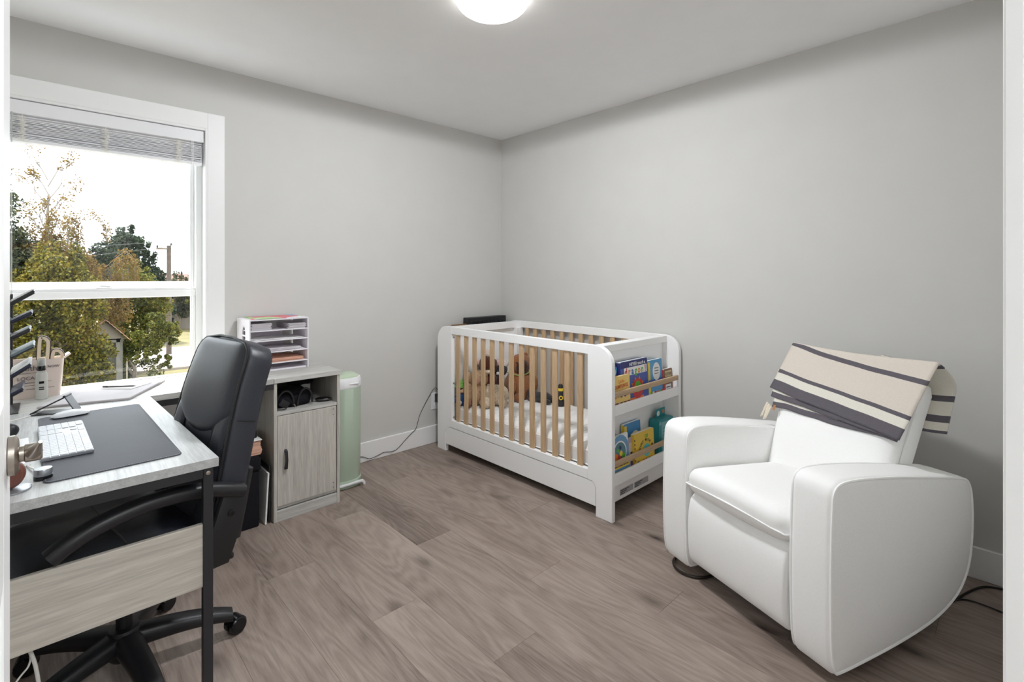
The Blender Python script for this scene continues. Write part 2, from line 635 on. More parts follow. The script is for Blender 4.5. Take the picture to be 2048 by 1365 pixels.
def box(name, lo, hi, m, parent=None, bev=0.0, seg=2, **kw):
    return MB().box(lo, hi, bev, seg).build(name, m, parent, **kw)

def text(name, s, size, m, parent, mtx, align='CENTER', depth=0.0006, sx=1.0, bold=0.0):
    cu = bpy.data.curves.new(name, 'FONT')
    cu.body = s
    cu.size = size
    cu.align_x = align
    cu.align_y = 'CENTER'
    cu.extrude = depth
    cu.offset = bold
    cu.resolution_u = 3
    o = bpy.data.objects.new(name, cu)
    C.objects.link(o)
    bpy.context.view_layer.update()
    me = bpy.data.meshes.new_from_object(o.evaluated_get(bpy.context.evaluated_depsgraph_get()))
    bpy.data.objects.remove(o)
    me.name = name
    me.transform(Matrix.Diagonal((sx, 1, 1, 1)))
    me.transform(mtx)
    me.materials.clear()
    me.materials.append(m)
    t = bpy.data.objects.new(name, me)
    C.objects.link(t)
    t.parent = parent
    return t

def arc(cx, cy, r, a0, a1, n=6):
    return [(cx + r * math.cos(R(a0 + (a1 - a0) * i / n)), cy + r * math.sin(R(a0 + (a1 - a0) * i / n))) for i in range(n + 1)]

def catmull(pts, n=6, closed=False):
    P = [Vector(p) for p in pts]
    out = []
    m = len(P)
    rng = m if closed else m - 1
    for i in range(rng):
        if closed:
            a, b, c, d = P[i - 1], P[i], P[(i + 1) % m], P[(i + 2) % m]
        else:
            a, b, c, d = P[max(i - 1, 0)], P[i], P[i + 1], P[min(i + 2, m - 1)]
        for k in range(n):
            t = k / n
            out.append(0.5 * ((2 * b) + (c - a) * t + (2 * a - 5 * b + 4 * c - d) * t * t + (3 * b - a - 3 * c + d) * t ** 3))
    if not closed:
        out.append(P[-1])
    return out

def chaikin(P, n=3):
    P = [Vector((p[0], p[1])) for p in P]
    for _ in range(n):
        Q = []
        for i in range(len(P)):
            a, b = P[i], P[(i + 1) % len(P)]
            Q += [a * 0.75 + b * 0.25, a * 0.25 + b * 0.75]
        P = Q
    return [(p.x, p.y) for p in P]

# ------------------------------------------------------------------ the room
XL, YN, ZC = -3.20, -3.147, 2.44       # left side wall, near (door) wall, ceiling
WX0, WX1, WZ0, WZ1 = -3.08, -2.204, 0.60, 2.085   # window opening
T = 0.14

fl = struct(box('floor', (XL - 0.1, YN - 1.6, -0.06), (0.1, 0.1, -0.012), M['dark']))
rp = random.Random(3)
pw = 0.2
plank_cache = {}
def plank(x0, x1, y0, y1):
    key = (round(x1 - x0, 3), round(y1 - y0, 3))
    if key not in plank_cache:
        a, b = (x1 - x0) / 2, (y1 - y0) / 2
        g = 0.0009
        mb = MB()
        mb.add([(-a, -b, -0.01), (a, -b, -0.01), (a, b, -0.01), (-a, b, -0.01),
                (-a, -b, -0.0012), (a, -b, -0.0012), (a, b, -0.0012), (-a, b, -0.0012),
                (-a + g, -b + g, 0), (a - g, -b + g, 0), (a - g, b - g, 0), (-a + g, b - g, 0)],
               [(3, 2, 1, 0), (0, 1, 5, 4), (1, 2, 6, 5), (2, 3, 7, 6), (3, 0, 4, 7), (4, 5, 9, 8), (5, 6, 10, 9), (6, 7, 11, 10), (7, 4, 8, 11), (8, 9, 10, 11)])
        plank_cache[key] = mb.mesh('plank', M['floor'])
    return place('plank', plank_cache[key], fl, ((x0 + x1) / 2, (y0 + y1) / 2, 0))
x = -1.98 - pw * 7
k = 0
starts = [0.35, 0.9, 0.15, 0.62, 1.05, 0.4, 0.8, 0.05, 0.5, 1.0, 0.27, 0.75, 1.13, 0.55, 0.2, 0.95, 0.4]
while x < 0:
    x0, x1 = max(x, XL), min(x + pw, 0.0)
    y = 0.0 - starts[k % len(starts)]
    if x1 - x0 > 0.01:
        yy = 0.0
        first = True
        while yy > -4.7:
            L = starts[k % len(starts)] + 0.15 if first else 1.28
            plank(x0, x1, max(yy - L, -4.74), yy)
            yy -= L
            first = False
    x += pw
    k += 1

struct(box('ceiling', (XL - 0.1, YN - 1.6, ZC), (0.1, 0.12, ZC + 0.05), M['ceiling']))
wm = MB()
wm.box((XL - 0.1, 0, -0.05), (WX0, T, ZC))
wm.box((WX1, 0, -0.05), (0.1, T, ZC))
wm.box((WX0, 0, -0.05), (WX1, T, WZ0))
wm.box((WX0, 0, WZ1), (WX1, T, ZC))
struct(wm.build('wall_left', M['wall']))
struct(box('wall_right', (0, YN - 1.6, -0.05), (0.1, 0, ZC), M['wall']))
struct(box('wall_side', (XL - 0.1, YN - 1.6, -0.05), (XL, 0, ZC), M['wall']))
DX0, DX1, DH = -2.985, -2.185, 2.06
wm = MB()
wm.box((XL, YN - 0.12, -0.05), (DX0, YN, ZC))
wm.box((DX1, YN - 0.12, -0.05), (0, YN, ZC))
wm.box((DX0, YN - 0.12, DH), (DX1, YN, ZC))
struct(wm.build('wall_near', M['wall']))
struct(box('wall_hall', (XL, YN - 1.6, -0.05), (0, YN - 1.5, ZC), M['wall']))

# door casing and jamb (camera stands in this doorway)
tr = struct(bpy.data.objects.new('trim_1', None)); C.objects.link(tr)
box('casing', (DX1 - 0.015, YN, 0), (DX1 + 0.075, YN + 0.015, DH + 0.09), M['trim'], tr, 0.002)
box('casing', (DX0 - 0.075, YN, 0), (DX0 + 0.0, YN + 0.015, DH + 0.09), M['trim'], tr, 0.002)
box('casing', (DX0, YN, DH), (DX1 - 0.015, YN + 0.015, DH + 0.09), M['trim'], tr, 0.002)
box('jamb', (DX1 - 0.015, YN - 0.13, 0), (DX1, YN, DH), M['trim'], tr)
box('jamb', (DX0, YN - 0.13, 0), (DX0 + 0.015, YN, DH), M['trim'], tr)
box('jamb', (DX0 + 0.015, YN - 0.13, DH - 0.015), (DX1 - 0.015, YN, DH), M['trim'], tr)

# baseboards
def baseboard(name, lo, hi, face):
    mb = MB()
    mb.box(lo, hi, 0.003, 1)
    return struct(mb.build(name, M['trim']))
baseboard('baseboard_left', (XL, -0.015, 0), (-0.015, 0, 0.133), 'y')
baseboard('baseboard_right', (-0.015, YN + 0.001, 0), (0, 0, 0.133), 'x')
baseboard('baseboard_side', (XL, YN + 0.001, 0), (XL + 0.015, -0.015, 0.133), 'x')
baseboard('baseboard_near', (DX1 + 0.075, YN, 0), (-0.015, YN + 0.015, 0.133), 'y')

# open door, seen along its room face
dr = struct(bpy.data.objects.new('door_1', None)); C.objects.link(dr)
dr.location = (-2.883, -3.125, 0.008)
W_, H_ = 0.795, 2.03
MB().box((-0.035, 0, 0), (0, 0.115, H_), 0.0015, 1).build('stile', M['trim'], dr)
MB().box((-0.035, W_ - 0.115, 0), (0, W_, H_), 0.0015, 1).build('stile', M['trim'], dr)
for z0, z1 in ((0, 0.22), (0.96, 1.14), (H_ - 0.12, H_)):
    MB().box((-0.035, 0.115, z0), (0, W_ - 0.115, z1), 0.0015, 1).build('rail', M['trim'], dr)
for z0, z1 in ((0.22, 0.96), (1.14, H_ - 0.12)):
    MB().box((-0.027, 0.115, z0), (-0.008, W_ - 0.115, z1)).build('panel', M['trim'], dr)
hd = MB()
my = Matrix.Translation((0, W_ - 0.052, 1.070)) @ Matrix.Rotation(R(90), 4, 'Y')
hd.lathe([(0.0195, 0.0), (0.0215, 0.001), (0.0215, 0.006), (0.018, 0.009), (0.0085, 0.0095), (0.0085, 0.013), (0.010, 0.014), (0.010, 0.026), (0.008, 0.028)], 28, mtx=my)
hd.tube([(0.020, W_ - 0.052, 1.070), (0.021, W_ - 0.066, 1.074), (0.0235, W_ - 0.090, 1.084), (0.0265, W_ - 0.117, 1.096)], [0.0085, 0.0068, 0.0045, 0.0015], 12)
hd.build('door_handle', M['steel'], dr)
for zz in (0.2, 1.0, 1.83):
    MB().lathe([(0.006, zz), (0.006, zz + 0.09)], 10, mtx=Matrix.Translation((0.004, -0.004, 0))).build('hinge', M['steel'], dr)

# ------------------------------------------------------------------ window
wn = struct(bpy.data.objects.new('window_1', None)); C.objects.link(wn)
cw = 0.088
mb = MB()
mb.box((WX1, -0.018, WZ0 - cw), (WX1 + cw - 0.004, 0, WZ1 + cw), 0.002, 1)
mb.build('casing', M['trim'], wn)
MB().box((WX0 - cw, -0.018, WZ0 - cw), (WX0, 0, WZ1 + cw), 0.002, 1).build('casing', M['trim'], wn)
MB().box((WX0, -0.018, WZ1), (WX1, 0, WZ1 + cw), 0.002, 1).build('casing', M['trim'], wn)
MB().box((WX0, -0.018, WZ0 - cw), (WX1, 0, WZ0), 0.002, 1).build('casing', M['trim'], wn)
# jamb liner, slightly proud like an inner bead
j = MB()
j.box((WX0, -0.021, WZ0), (WX0 + 0.012, T, WZ1), 0.002, 1)
j.box((WX1 - 0.012, -0.021, WZ0), (WX1, T, WZ1), 0.002, 1)
j.box((WX0 + 0.012, -0.021, WZ1 - 0.012), (WX1 - 0.012, T, WZ1), 0.002, 1)
j.box((WX0 + 0.012, -0.004, WZ0), (WX1 - 0.012, T, WZ0 + 0.03), 0.002, 1)
j.build('jamb_liner', M['trim'], wn)
fx0, fx1 = WX0 + 0.012, WX1 - 0.012
f = MB()
f.box((fx0, 0.055, WZ0 + 0.03), (fx0 + 0.030, T, WZ1 - 0.012), 0.002, 1)
f.box((fx1 - 0.030, 0.055, WZ0 + 0.03), (fx1, T, WZ1 - 0.012), 0.002, 1)
f.box((fx0 + 0.03, 0.055, WZ1 - 0.05), (fx1 - 0.03, T, WZ1 - 0.012), 0.002, 1)
f.box((fx0 + 0.03, 0.055, WZ0 + 0.03), (fx1 - 0.03, T, WZ0 + 0.06), 0.002, 1)
f.build('window_frame', M['vinyl'], wn)
sx0, sx1 = fx0 + 0.030, fx1 - 0.030
us = MB()
us.box((sx0, 0.10, 1.183), (sx1, 0.125, 1.243), 0.003, 1)
us.box((sx0, 0.10, 1.243), (sx0 + 0.022, 0.125, WZ1 - 0.05), 0.003, 1)
us.box((sx1 - 0.022, 0.10, 1.243), (sx1, 0.125, WZ1 - 0.05), 0.003, 1)
us.box((sx0 + 0.022, 0.10, WZ1 - 0.075), (sx1 - 0.022, 0.125, WZ1 - 0.05), 0.003, 1)
uo = us.build('upper_sash', M['vinyl'], wn)
MB().box((sx0 + 0.022, 0.110, 1.243), (sx1 - 0.022, 0.114, WZ1 - 0.075)).build('pane', M['glass'], uo)
ls = MB()
ls.box((sx0, 0.062, 1.160), (sx1, 0.092, 1.196), 0.003, 1)
ls.box((sx0, 0.066, 1.196), (sx1, 0.092, 1.212), 0.002, 1)
ls.box((sx0, 0.062, WZ0 + 0.06), (sx1, 0.092, 0.735), 0.003, 1)
ls.box((sx0, 0.062, 0.735), (sx0 + 0.022, 0.092, 1.160), 0.003, 1)
ls.box((sx1 - 0.022, 0.062, 0.735), (sx1, 0.092, 1.160), 0.003, 1)
lo_ = ls.build('lower_sash', M['vinyl'], wn)
MB().box((sx0 + 0.022, 0.074, 0.735), (sx1 - 0.022, 0.078, 1.160)).build('pane', M['glass'], lo_)
lk = MB()
lk.box((-2.672, 0.062, 1.212), (-2.608, 0.094, 1.217), 0.002, 1)
lk.prism([(-2.668, 1.217), (-2.612, 1.217), (-2.620, 1.226), (-2.655, 1.228)], 'y', 0.066, 0.090, 0.002, 2)
lk.box((-2.632, 0.058, 1.219), (-2.606, 0.068, 1.225), 0.002, 1)
lk.build('sash_lock', M['vinyl'], wn)

# blind, drawn up under its valance
bl = thing('window_blind', 'white slatted blind drawn up under its valance at the top of the window', 'blind', (0, 0, 0))
bx0, bx1 = WX0 + 0.022, WX1 - 0.020
box('valance', (bx0 - 0.004, -0.006, 2.008), (bx1 + 0.004, 0.004, 2.070), M['white_plastic'], bl, 0.002)
box('headrail', (bx0, 0.006, 2.02), (bx1, 0.05, 2.066), M['white_plastic'], bl, 0.002)
sl = MB()
ns = 16
sm = MB()
sm.prism([(-0.024, 0.0), (-0.012, 0.0014), (0.0, 0.0020), (0.012, 0.0014), (0.024, 0.0), (0.024, 0.0026), (0.012, 0.0040), (0.0, 0.0046), (-0.012, 0.0040), (-0.024, 0.0026)], 'x', bx0 + 0.004, bx1 - 0.004)
sme = sm.mesh('slat', M['white_plastic'])
rb = random.Random(5)
gaps = [0.0064] * 12 + [0.008, 0.010, 0.010, 0.008]
z = 1.902
for i in range(ns):
    o = place('slat', sme, bl, (0, 0.030 + rb.uniform(-0.002, 0.002), z), (R(rb.uniform(-2, 2)), 0, R(rb.uniform(-0.1, 0.1))))
    z += gaps[i]
box('bottom_rail', (bx0 + 0.002, 0.004, 1.884), (bx1 - 0.002, 0.056, 1.900), M['white_plastic'], bl, 0.003)
for cx in (-2.932, -2.639, -2.336):
    mb = MB()
    for kk in range(3):
        pts = []
        n_ = 26
        for i in range(n_):
            zz = 2.0 - (2.0 - 1.886) * i / (n_ - 1)
            pts.append((cx + (0.016 if i % 2 else -0.016) * rb.uniform(0.2, 1.0) + (kk - 1) * 0.006, 0.001 - rb.uniform(0, 0.006), zz + rb.uniform(-0.003, 0.003)))
        mb.tube(catmull(pts, 3), 0.0011, 5)
    mb.tube([(cx, 0.0, 2.005), (cx + 0.001, -0.001, 1.884)], 0.0013, 5)
    mb.build('ladder_cord', M['cord_string'], bl)
for dx, z0 in ((0, 0.80), (0.007, 0.86)):
    mb = MB()
    mb.tube([(-2.277 + dx, -0.009, 2.01), (-2.278 + dx, -0.009, 1.5), (-2.276 + dx, -0.009, z0)], 0.0011, 5)
    mb.build('lift_cord', M['cord_string'], bl)
mb = MB()
mb.tube([(-2.965, -0.010, 2.01), (-2.966, -0.010, 1.15)], 0.0032, 6)
mb.build('tilt_wand', M['clear'], bl)

# ------------------------------------------------------------------ ceiling lamp
lg = NT('opal_glass')
tr_ = lg.n('ShaderNodeBsdfTransparent')
em = lg.n('ShaderNodeEmission')
em.inputs[0].default_value = (1.0, 0.97, 0.92, 1)
em.inputs[1].default_value = 3.4
mx = lg.n('ShaderNodeMixShader'); mx.inputs[0].default_value = 0.55
lg.l(tr_.outputs[0], mx.inputs[1]); lg.l(em.outputs[0], mx.inputs[2]); lg.l(mx.outputs[0], lg.out.inputs[0])
M['lampglass'] = lg.m
lp = thing('ceiling_lamp', 'round frosted glass dome lamp, lit, on the ceiling', 'lamp', (-1.50, -1.60, ZC))
MB().lathe([(0.120, 0.0), (0.122, -0.002), (0.122, -0.018), (0.118, -0.020), (0.05, -0.020), (0.02, -0.018)], 48).build('base_ring', M['chrome'], lp)
prof = [(0.152 * math.sin(R(a)), -0.016 - 0.064 * math.cos(R(a))) for a in range(0, 91, 9)]
prof[0] = (0.002, prof[0][1])
MB().lathe(prof, 48).build('glass_dome', M['lampglass'], lp)

# ------------------------------------------------------------------ desk
dk = thing('corner_desk', 'grey oak L-shaped desk on black metal legs under the window', 'desk', (-3.0, -0.3, 0))
def L(lo, o=(-3.0, -0.3, 0)):
    return tuple(a - b for a, b in zip(lo, o))
def dbox(name, lo, hi, m, bev=0.001, parent=dk, seg=1):
    return MB().box(L(lo), L(hi), bev, seg).build(name, m, parent)
DT = 0.743
mb = MB()
mb.prism([L((-3.12, -1.513, 0))[:2], L((-2.485, -1.513, 0))[:2], L((-2.520, -0.485, 0))[:2], L((-3.12, -0.485, 0))[:2]], 'z', DT - 0.025, DT)
mb.build('side_top', M['lam_y'], dk)
mb = MB()
mb.prism([L((-3.12, -0.484, 0))[:2], L((-2.004, -0.474, 0))[:2], L((-2.004, -0.030, 0))[:2], L((-3.12, -0.030, 0))[:2]], 'z', DT - 0.025, DT)
mb.build('back_top', M['lam_x'], dk)
for lo, hi in (((-2.523, -1.508, 0), (-2.498, -1.483, 0.718)), ((-3.11, -1.508, 0), (-3.085, -1.483, 0.718)), ((-3.11, -0.075, 0), (-3.085, -0.05, 0.718)), ((-3.11, -0.48, 0), (-3.085, -0.455, 0.718))):
    dbox('leg', lo, hi, M['black_metal'])
dbox('frame_bar', (-3.085, -1.508, 0.690), (-2.523, -1.483, 0.718), M['black_metal'])
dbox('frame_bar', (-2.528, -1.483, 0.690), (-2.508, -0.48, 0.718), M['black_metal'])
dbox('frame_bar', (-3.085, -0.478, 0.690), (-2.004, -0.458, 0.718), M['black_metal'])
dbox('frame_bar', (-3.085, -0.07, 0.690), (-2.004, -0.05, 0.718), M['black_metal'])
dbox('modesty_panel', (-3.085, -1.503, 0.374), (-2.523, -1.488, 0.556), M['lam_p'])
bolt = MB(); bolt.lathe([(0.006, 0), (0.006, 0.002), (0.003, 0.003)], 12, mtx=Matrix.Translation(L((-2.511, -1.508, 0.703))) @ Matrix.Rotation(R(90), 4, 'X'))
bolt.build('bolt', M['steel'], dk)

# cabinet under the right end of the counter
cb = thing('storage_cabinet', 'grey oak cabinet with open shelf over a door at the right end of the desk', 'cabinet', (-1.825, -0.25, 0))
def cbox(name, lo, hi, m=M['lam_z'], bev=0.001, parent=cb):
    return MB().box(L(lo, (-1.825, -0.25, 0)), L(hi, (-1.825, -0.25, 0)), bev, 1).build(name, m, parent)
cbox('side_panel', (-2.003, -0.472, 0), (-1.987, -0.035, 0.718))
cbox('side_panel', (-1.668, -0.472, 0), (-1.652, -0.035, 0.718))
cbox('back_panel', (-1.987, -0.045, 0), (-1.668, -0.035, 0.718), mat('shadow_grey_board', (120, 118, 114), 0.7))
cbox('worktop', (-2.003, -0.478, 0.719), (-1.643, -0.030, DT), M['lam_x'])
cbox('shelf', (-1.987, -0.468, 0.548), (-1.668, -0.045, 0.564), M['lam_x'])
cbox('bottom_board', (-1.987, -0.46, 0.060), (-1.668, -0.045, 0.074), M['lam_x'])
cbox('plinth', (-1.987, -0.470, 0), (-1.668, -0.456, 0.056), M['lam_x'])
do = cbox('door', (-1.985, -0.470, 0.078), (-1.672, -0.456, 0.545))
hm = MB()
hx = -1.945 + 1.825
hy = -0.470 + 0.25
hm.prism([(hy, 0.262), (hy - 0.018, 0.268), (hy - 0.026, 0.315), (hy - 0.018, 0.362), (hy, 0.368), (hy, 0.352), (hy - 0.010, 0.350), (hy - 0.017, 0.315), (hy - 0.010, 0.280), (hy, 0.278)], 'x', hx - 0.006, hx + 0.006)
hm.build('handle', M['black_metal'], do)
for zz in (0.500, 0.530, 0.095, 0.120):
    MB().lathe([(0.0022, 0), (0.0022, 0.0012)], 8, mtx=Matrix.Translation((-1.690 + 1.825, -0.470 + 0.25, zz)) @ Matrix.Rotation(R(90), 4, 'X')).build('screw_hole', M['dark'], do)

# ------------------------------------------------------------------ things on the desk
Z = DT + 0.0002
# desk mat
dm = thing('desk_mat', 'dark slate leather desk mat with stitched edge under the keyboard', 'desk mat', (-2.716, -1.018, Z), R(1.2))
def rrect(hx, hy, r, n=5):
    return arc(hx - r, hy - r, r, 0, 90, n) + arc(-hx + r, hy - r, r, 90, 180, n) + arc(-hx + r, -hy + r, r, 180, 270, n) + arc(hx - r, -hy + r, r, 270, 360, n)
MB().prism(rrect(0.150, 0.402, 0.018), 'z', 0, 0.003, 0.0008, 1, smooth=False).build('pad', M['mat'], dm)
st = MB()
ol = rrect(0.1455, 0.3975, 0.014, 6)
# dashes along the outline
pts = [Vector((p[0], p[1], 0.0032)) for p in ol]; pts.append(pts[0])
for a, b in zip(pts, pts[1:]):
    d = (b - a).length
    if d < 0.02:
        st.tube([a, b], 0.0006, 4)
    else:
        nn = int(d / 0.006)
        for i in range(nn):
            st.tube([a.lerp(b, (i + 0.1) / nn), a.lerp(b, (i + 0.7) / nn)], 0.0006, 3)
st.build('stitching', M['stitch'], dm)['kind'] = 'stuff'

# keyboard: long axis along y, user on the +x side
kb = thing('keyboard', 'flat white wireless keyboard with silver body on the desk mat', 'keyboard', (-2.811, -1.018, Z + 0.0032), R(1.5))
MB().prism(rrect(0.0575, 0.2095, 0.008), 'z', 0.001, 0.0095, 0.001, 1, smooth=False).build('body', M['alu'], kb)
kcache = {}
def key(cx, cy, w, h):
    kk = (round(w, 4), round(h, 4))
    if kk not in kcache:
        kcache[kk] = MB().prism(rrect(w / 2, h / 2, 0.0018, 2), 'z', 0, 0.0022).mesh('key', M['key'])
    place('key', kcache[kk], kb, (cx, cy, 0.0096))
py0 = -0.2055
pitch = 0.411 / 21.5
xr = [-0.0465, -0.0275, -0.0090, 0.0095, 0.0280, 0.0465]
kh = 0.0165
for r_, x_ in enumerate(xr):
    h_ = 0.0165
    if r_ == 0:
        rows = [1.0] * 14
    elif r_ == 1:
        rows = [1.0] * 13 + [1.0]
    elif r_ == 2:
        rows = [1.4] + [1.0] * 11 + [1.6]
    elif r_ == 3:
        rows = [1.7] + [1.0] * 10 + [2.3]
    elif r_ == 4:
        rows = [2.2] + [1.0] * 9 + [2.8]
    else:
        rows = [1.2, 1.2, 1.2, 5.2, 1.2, 1.4, 2.6]
    s_ = sum(rows)
    yy = py0
    for w_ in rows:
        wy = w_ / s_ * 14 * pitch
        key(x_, yy + wy / 2, h_, wy - 0.0022)
        yy += wy
    yy = py0 + 14.3 * pitch
    if r_ not in (3,):
        for i in range(3):
            if r_ == 4 and i != 1:
                continue
            key(x_, yy + pitch * (i + 0.5), h_, pitch - 0.0022)
    yy = py0 + 17.5 * pitch
    for i in range(4):
        if r_ == 5 and i == 0:
            continue
        key(x_, yy + pitch * (i + 0.5) * 0.99, h_, pitch - 0.0022)

# mouse
ms = thing('mouse', 'low white wireless mouse behind the keyboard', 'mouse', (-2.786, -0.660, Z), R(8))
def msh(zt, zb):
    secs = []
    for i in range(13):
        t = i / 12
        xx = -0.056 + 0.112 * t
        w = 0.028 * (max(0.02, 1 - (2 * t - 1) ** 4)) ** 0.5
        h = zb + (zt - zb) * max(0.0, 1 - (2 * t - 1) ** 2) ** 0.8 + 0.003
        sec = [(xx, w * math.cos(a), zb + (h - zb) * max(0, math.sin(a)) ** 0.7) for a in [PI * q / 10 for q in range(11)]]
        sec += [(xx, -w * 0.8, zb), (xx, w * 0.8, zb)]
        secs.append(sec)
    return secs
MB().skin(msh(0.0225, 0.008)).build('shell', M['key'], ms)
MB().box((-0.048, -0.022, 0.001), (0.048, 0.022, 0.0095), 0.004, 2).build('base', M['black_plastic'], ms)

# phone stand: folded black plates
ps = thing('phone_stand', 'small black folding phone stand beside the white mouse', 'phone stand', (-2.835, -0.54, Z), R(-20))
MB().prism(rrect(0.055, 0.035, 0.01), 'z', 0, 0.004).build('base_plate', M['black_metal'], ps)
am = MB()
am.box((-0.062, -0.014, -0.0025), (0.062, 0.014, 0.0025), 0.001, 1, mtx=Matrix.Translation((-0.008, 0, 0.032)) @ Matrix.Rotation(R(-28), 4, 'Y'))
am.build('arm', M['black_metal'], ps)
cr = MB()
cr.box((-0.034, -0.028, -0.002), (0.034, 0.028, 0.002), 0.001, 1, mtx=Matrix.Translation((0.062, 0, 0.032)) @ Matrix.Rotation(R(62), 4, 'Y'))
cr.build('cradle', mat('dark_grey_metal', (74, 76, 84), 0.4), ps)
MB().tube([(0.045, -0.028, 0.063), (0.045, 0.028, 0.063)], 0.005, 10).build('hinge', M['black_metal'], ps)

# grey portfolio, paper and pen
pf = MB()
pf.prism([(-2.418, -0.160), (-2.594, -0.500), (-2.880, -0.430), (-2.740, -0.050)], 'z', 0, 0.010, 0.003, 2, smooth=False)
o = pf.build('portfolio', M['folder_grey'], None, (0, 0, Z)); tag(o, 'large mottled grey folder lying on the counter below the window', 'folder')
pp = MB()
pp.add([(-2.800, -0.070, 0.0), (-2.570, -0.310, 0.001), (-2.432, -0.150, 0.0), (-2.650, -0.045, 0.0), (-2.800, -0.070, 0.0012), (-2.570, -0.310, 0.0022), (-2.432, -0.150, 0.0012), (-2.650, -0.045, 0.0012)],
       [(0, 1, 2, 3), (7, 6, 5, 4), (0, 4, 5, 1), (1, 5, 6, 2), (2, 6, 7, 3), (3, 7, 4, 0)])
o = pp.build('paper_sheet', M['paper'], None, (0, 0, Z + 0.0104)); tag(o, 'white paper sheet in the sun on the grey folder', 'paper')
pp = MB()
pp.add([(-2.86, -0.12, 0.0), (-2.66, -0.33, 0.0005), (-2.60, -0.27, 0.0), (-2.80, -0.075, 0.0), (-2.86, -0.12, 0.001), (-2.66, -0.33, 0.001), (-2.60, -0.27, 0.001), (-2.80, -0.075, 0.001)],
       [(0, 1, 2, 3), (7, 6, 5, 4), (0, 4, 5, 1), (1, 5, 6, 2), (2, 6, 7, 3), (3, 7, 4, 0)])
pn = thing('pen', 'thin dark pen lying across the white paper', 'pen', (-2.603, -0.231, Z + 0.0165), math.atan2(-0.08, 0.114))
MB().tube([(-0.068, 0, 0), (-0.06, 0, 0), (0.055, 0, 0), (0.070, 0, 0)], [0.003, 0.004, 0.0038, 0.001], 8).build('barrel', mat('grey_pen', (96, 92, 96), 0.4), pn)
MB().tube([(-0.072, 0, 0), (-0.050, 0, 0)], 0.0046, 8).build('cap', M['black_plastic'], pn)

# puck with white cable
pk = thing('charging_puck', 'silver cylinder with black foot at the near corner of the desk mat', 'charger', (-2.858, -1.372, Z))
MB().lathe([(0.0185, 0.0), (0.0190, 0.001), (0.0190, 0.010), (0.018, 0.0105)], 28).build('foot', M['gloss_black'], pk)
MB().lathe([(0.0180, 0.0105), (0.0186, 0.012), (0.0186, 0.026), (0.0175, 0.028), (0.003, 0.0282)], 28).build('body', M['alu'], pk)
MB().tube(catmull([(0.0, 0.015, 0.020), (-0.004, 0.035, 0.018), (-0.014, 0.07, 0.008), (-0.030, 0.13, 0.004), (-0.045, 0.22, 0.003)], 6), 0.0022, 7).build('cable', M['cord_white'], pk)

# brown leather piece on its disc
bd = thing('headphone_rest', 'round chestnut leather piece on a silver disc by the door', 'stand', (-2.920, -1.418, Z))
MB().lathe([(0.040, 0.0), (0.042, 0.001), (0.042, 0.004), (0.040, 0.005), (0.01, 0.0055)], 36).build('base_disc', M['alu'], bd)
MB().lathe([(0.010, -0.019), (0.028, -0.019), (0.034, -0.013), (0.0355, 0.0), (0.034, 0.013), (0.028, 0.019), (0.010, 0.019)], 36, mtx=Matrix.Translation((-0.004, 0, 0.041)) @ Matrix.Rotation(R(90), 4, 'X')).build('leather_pad', M['brown_leather'], bd)

# white box behind lever and black knob shape
o = MB().prism([(-2.985, -0.96), (-2.894, -0.938), (-2.884, -1.215), (-2.905, -1.245), (-2.985, -1.24)], 'z', 0, 0.013, 0.002, 2, smooth=False).build('flat_box', M['white_plastic'], None, (0, 0, Z))
tag(o, 'flat white box on the desk left of the keyboard', 'box')
o = thing('webcam', 'round black device standing left of the white keyboard', 'device', (-2.940, -0.905, Z))
MB().lathe([(0.012, 0.0), (0.022, 0.002), (0.022, 0.006), (0.008, 0.008), (0.008, 0.02)], 24).build('foot', M['black_plastic'], o)
MB().ball((0, 0, 0.036), (0.025, 0.02, 0.024), 3).build('head', M['black_plastic'], o)
MB().tube(catmull([(-3.05, -0.62, Z + 0.002), (-2.96, -0.60, Z + 0.002), (-2.90, -0.555, Z + 0.002), (-2.86, -0.50, Z + 0.006)], 6), 0.002, 6).build('charging_cable', M['cord_white'])
tag(bpy.data.objects['charging_cable'], 'thin white cable running to the black phone stand', 'cable')

# blush tote
tt = thing('tote_bin', 'blush plastic tote with printed lines on the counter by the window', 'container', (-2.884, -0.140, Z), R(4))
tw, td, th = 0.088, 0.045, 0.165
mb = MB()
def ring(hx, hy, z, r=0.014):
    return [(p[0], p[1], z) for p in rrect(hx, hy, r, 4)]
mb.skin([ring(tw - 0.012, td - 0.01, 0), ring(tw - 0.006, td - 0.005, 0.06), ring(tw, td, th), ring(tw + 0.002, td + 0.002, th), ring(tw - 0.003, td - 0.003, th - 0.001), ring(tw - 0.009, td - 0.008, 0.06), ring(tw - 0.016, td - 0.014, 0.004)])
mb.build('bin', M['tote'], tt)
MB().box((-tw - 0.03, -0.03, th - 0.003), (-tw, 0.03, th + 0.010), 0.004, 2).build('grip', M['tote'], tt)
MB().box((-0.015, -0.03, -0.004), (0.015, 0.03, 0.004), 0.0035, 2, mtx=Matrix.Translation((tw + 0.010, 0, th + 0.006)) @ Matrix.Rotation(R(-40), 4, 'Y')).build('grip', M['tote'], tt)
ink = mat('grey_ink', (84, 76, 80), 0.8)
def face(y, x=0, z=0):
    return Matrix.Translation((x, y, z)) @ Matrix.Rotation(R(86.5), 4, 'X')
text('lettering', 'LOCAL', 0.020, ink, tt, face(-0.0432, -0.030, 0.088))
text('lettering', 'Mother', 0.028, ink, tt, face(-0.0452, -0.018, 0.130) @ Matrix.Shear('XZ', 4, (0, 0)))
text('lettering', 'NOW', 0.015, ink, tt, face(-0.0452, 0.052, 0.132))
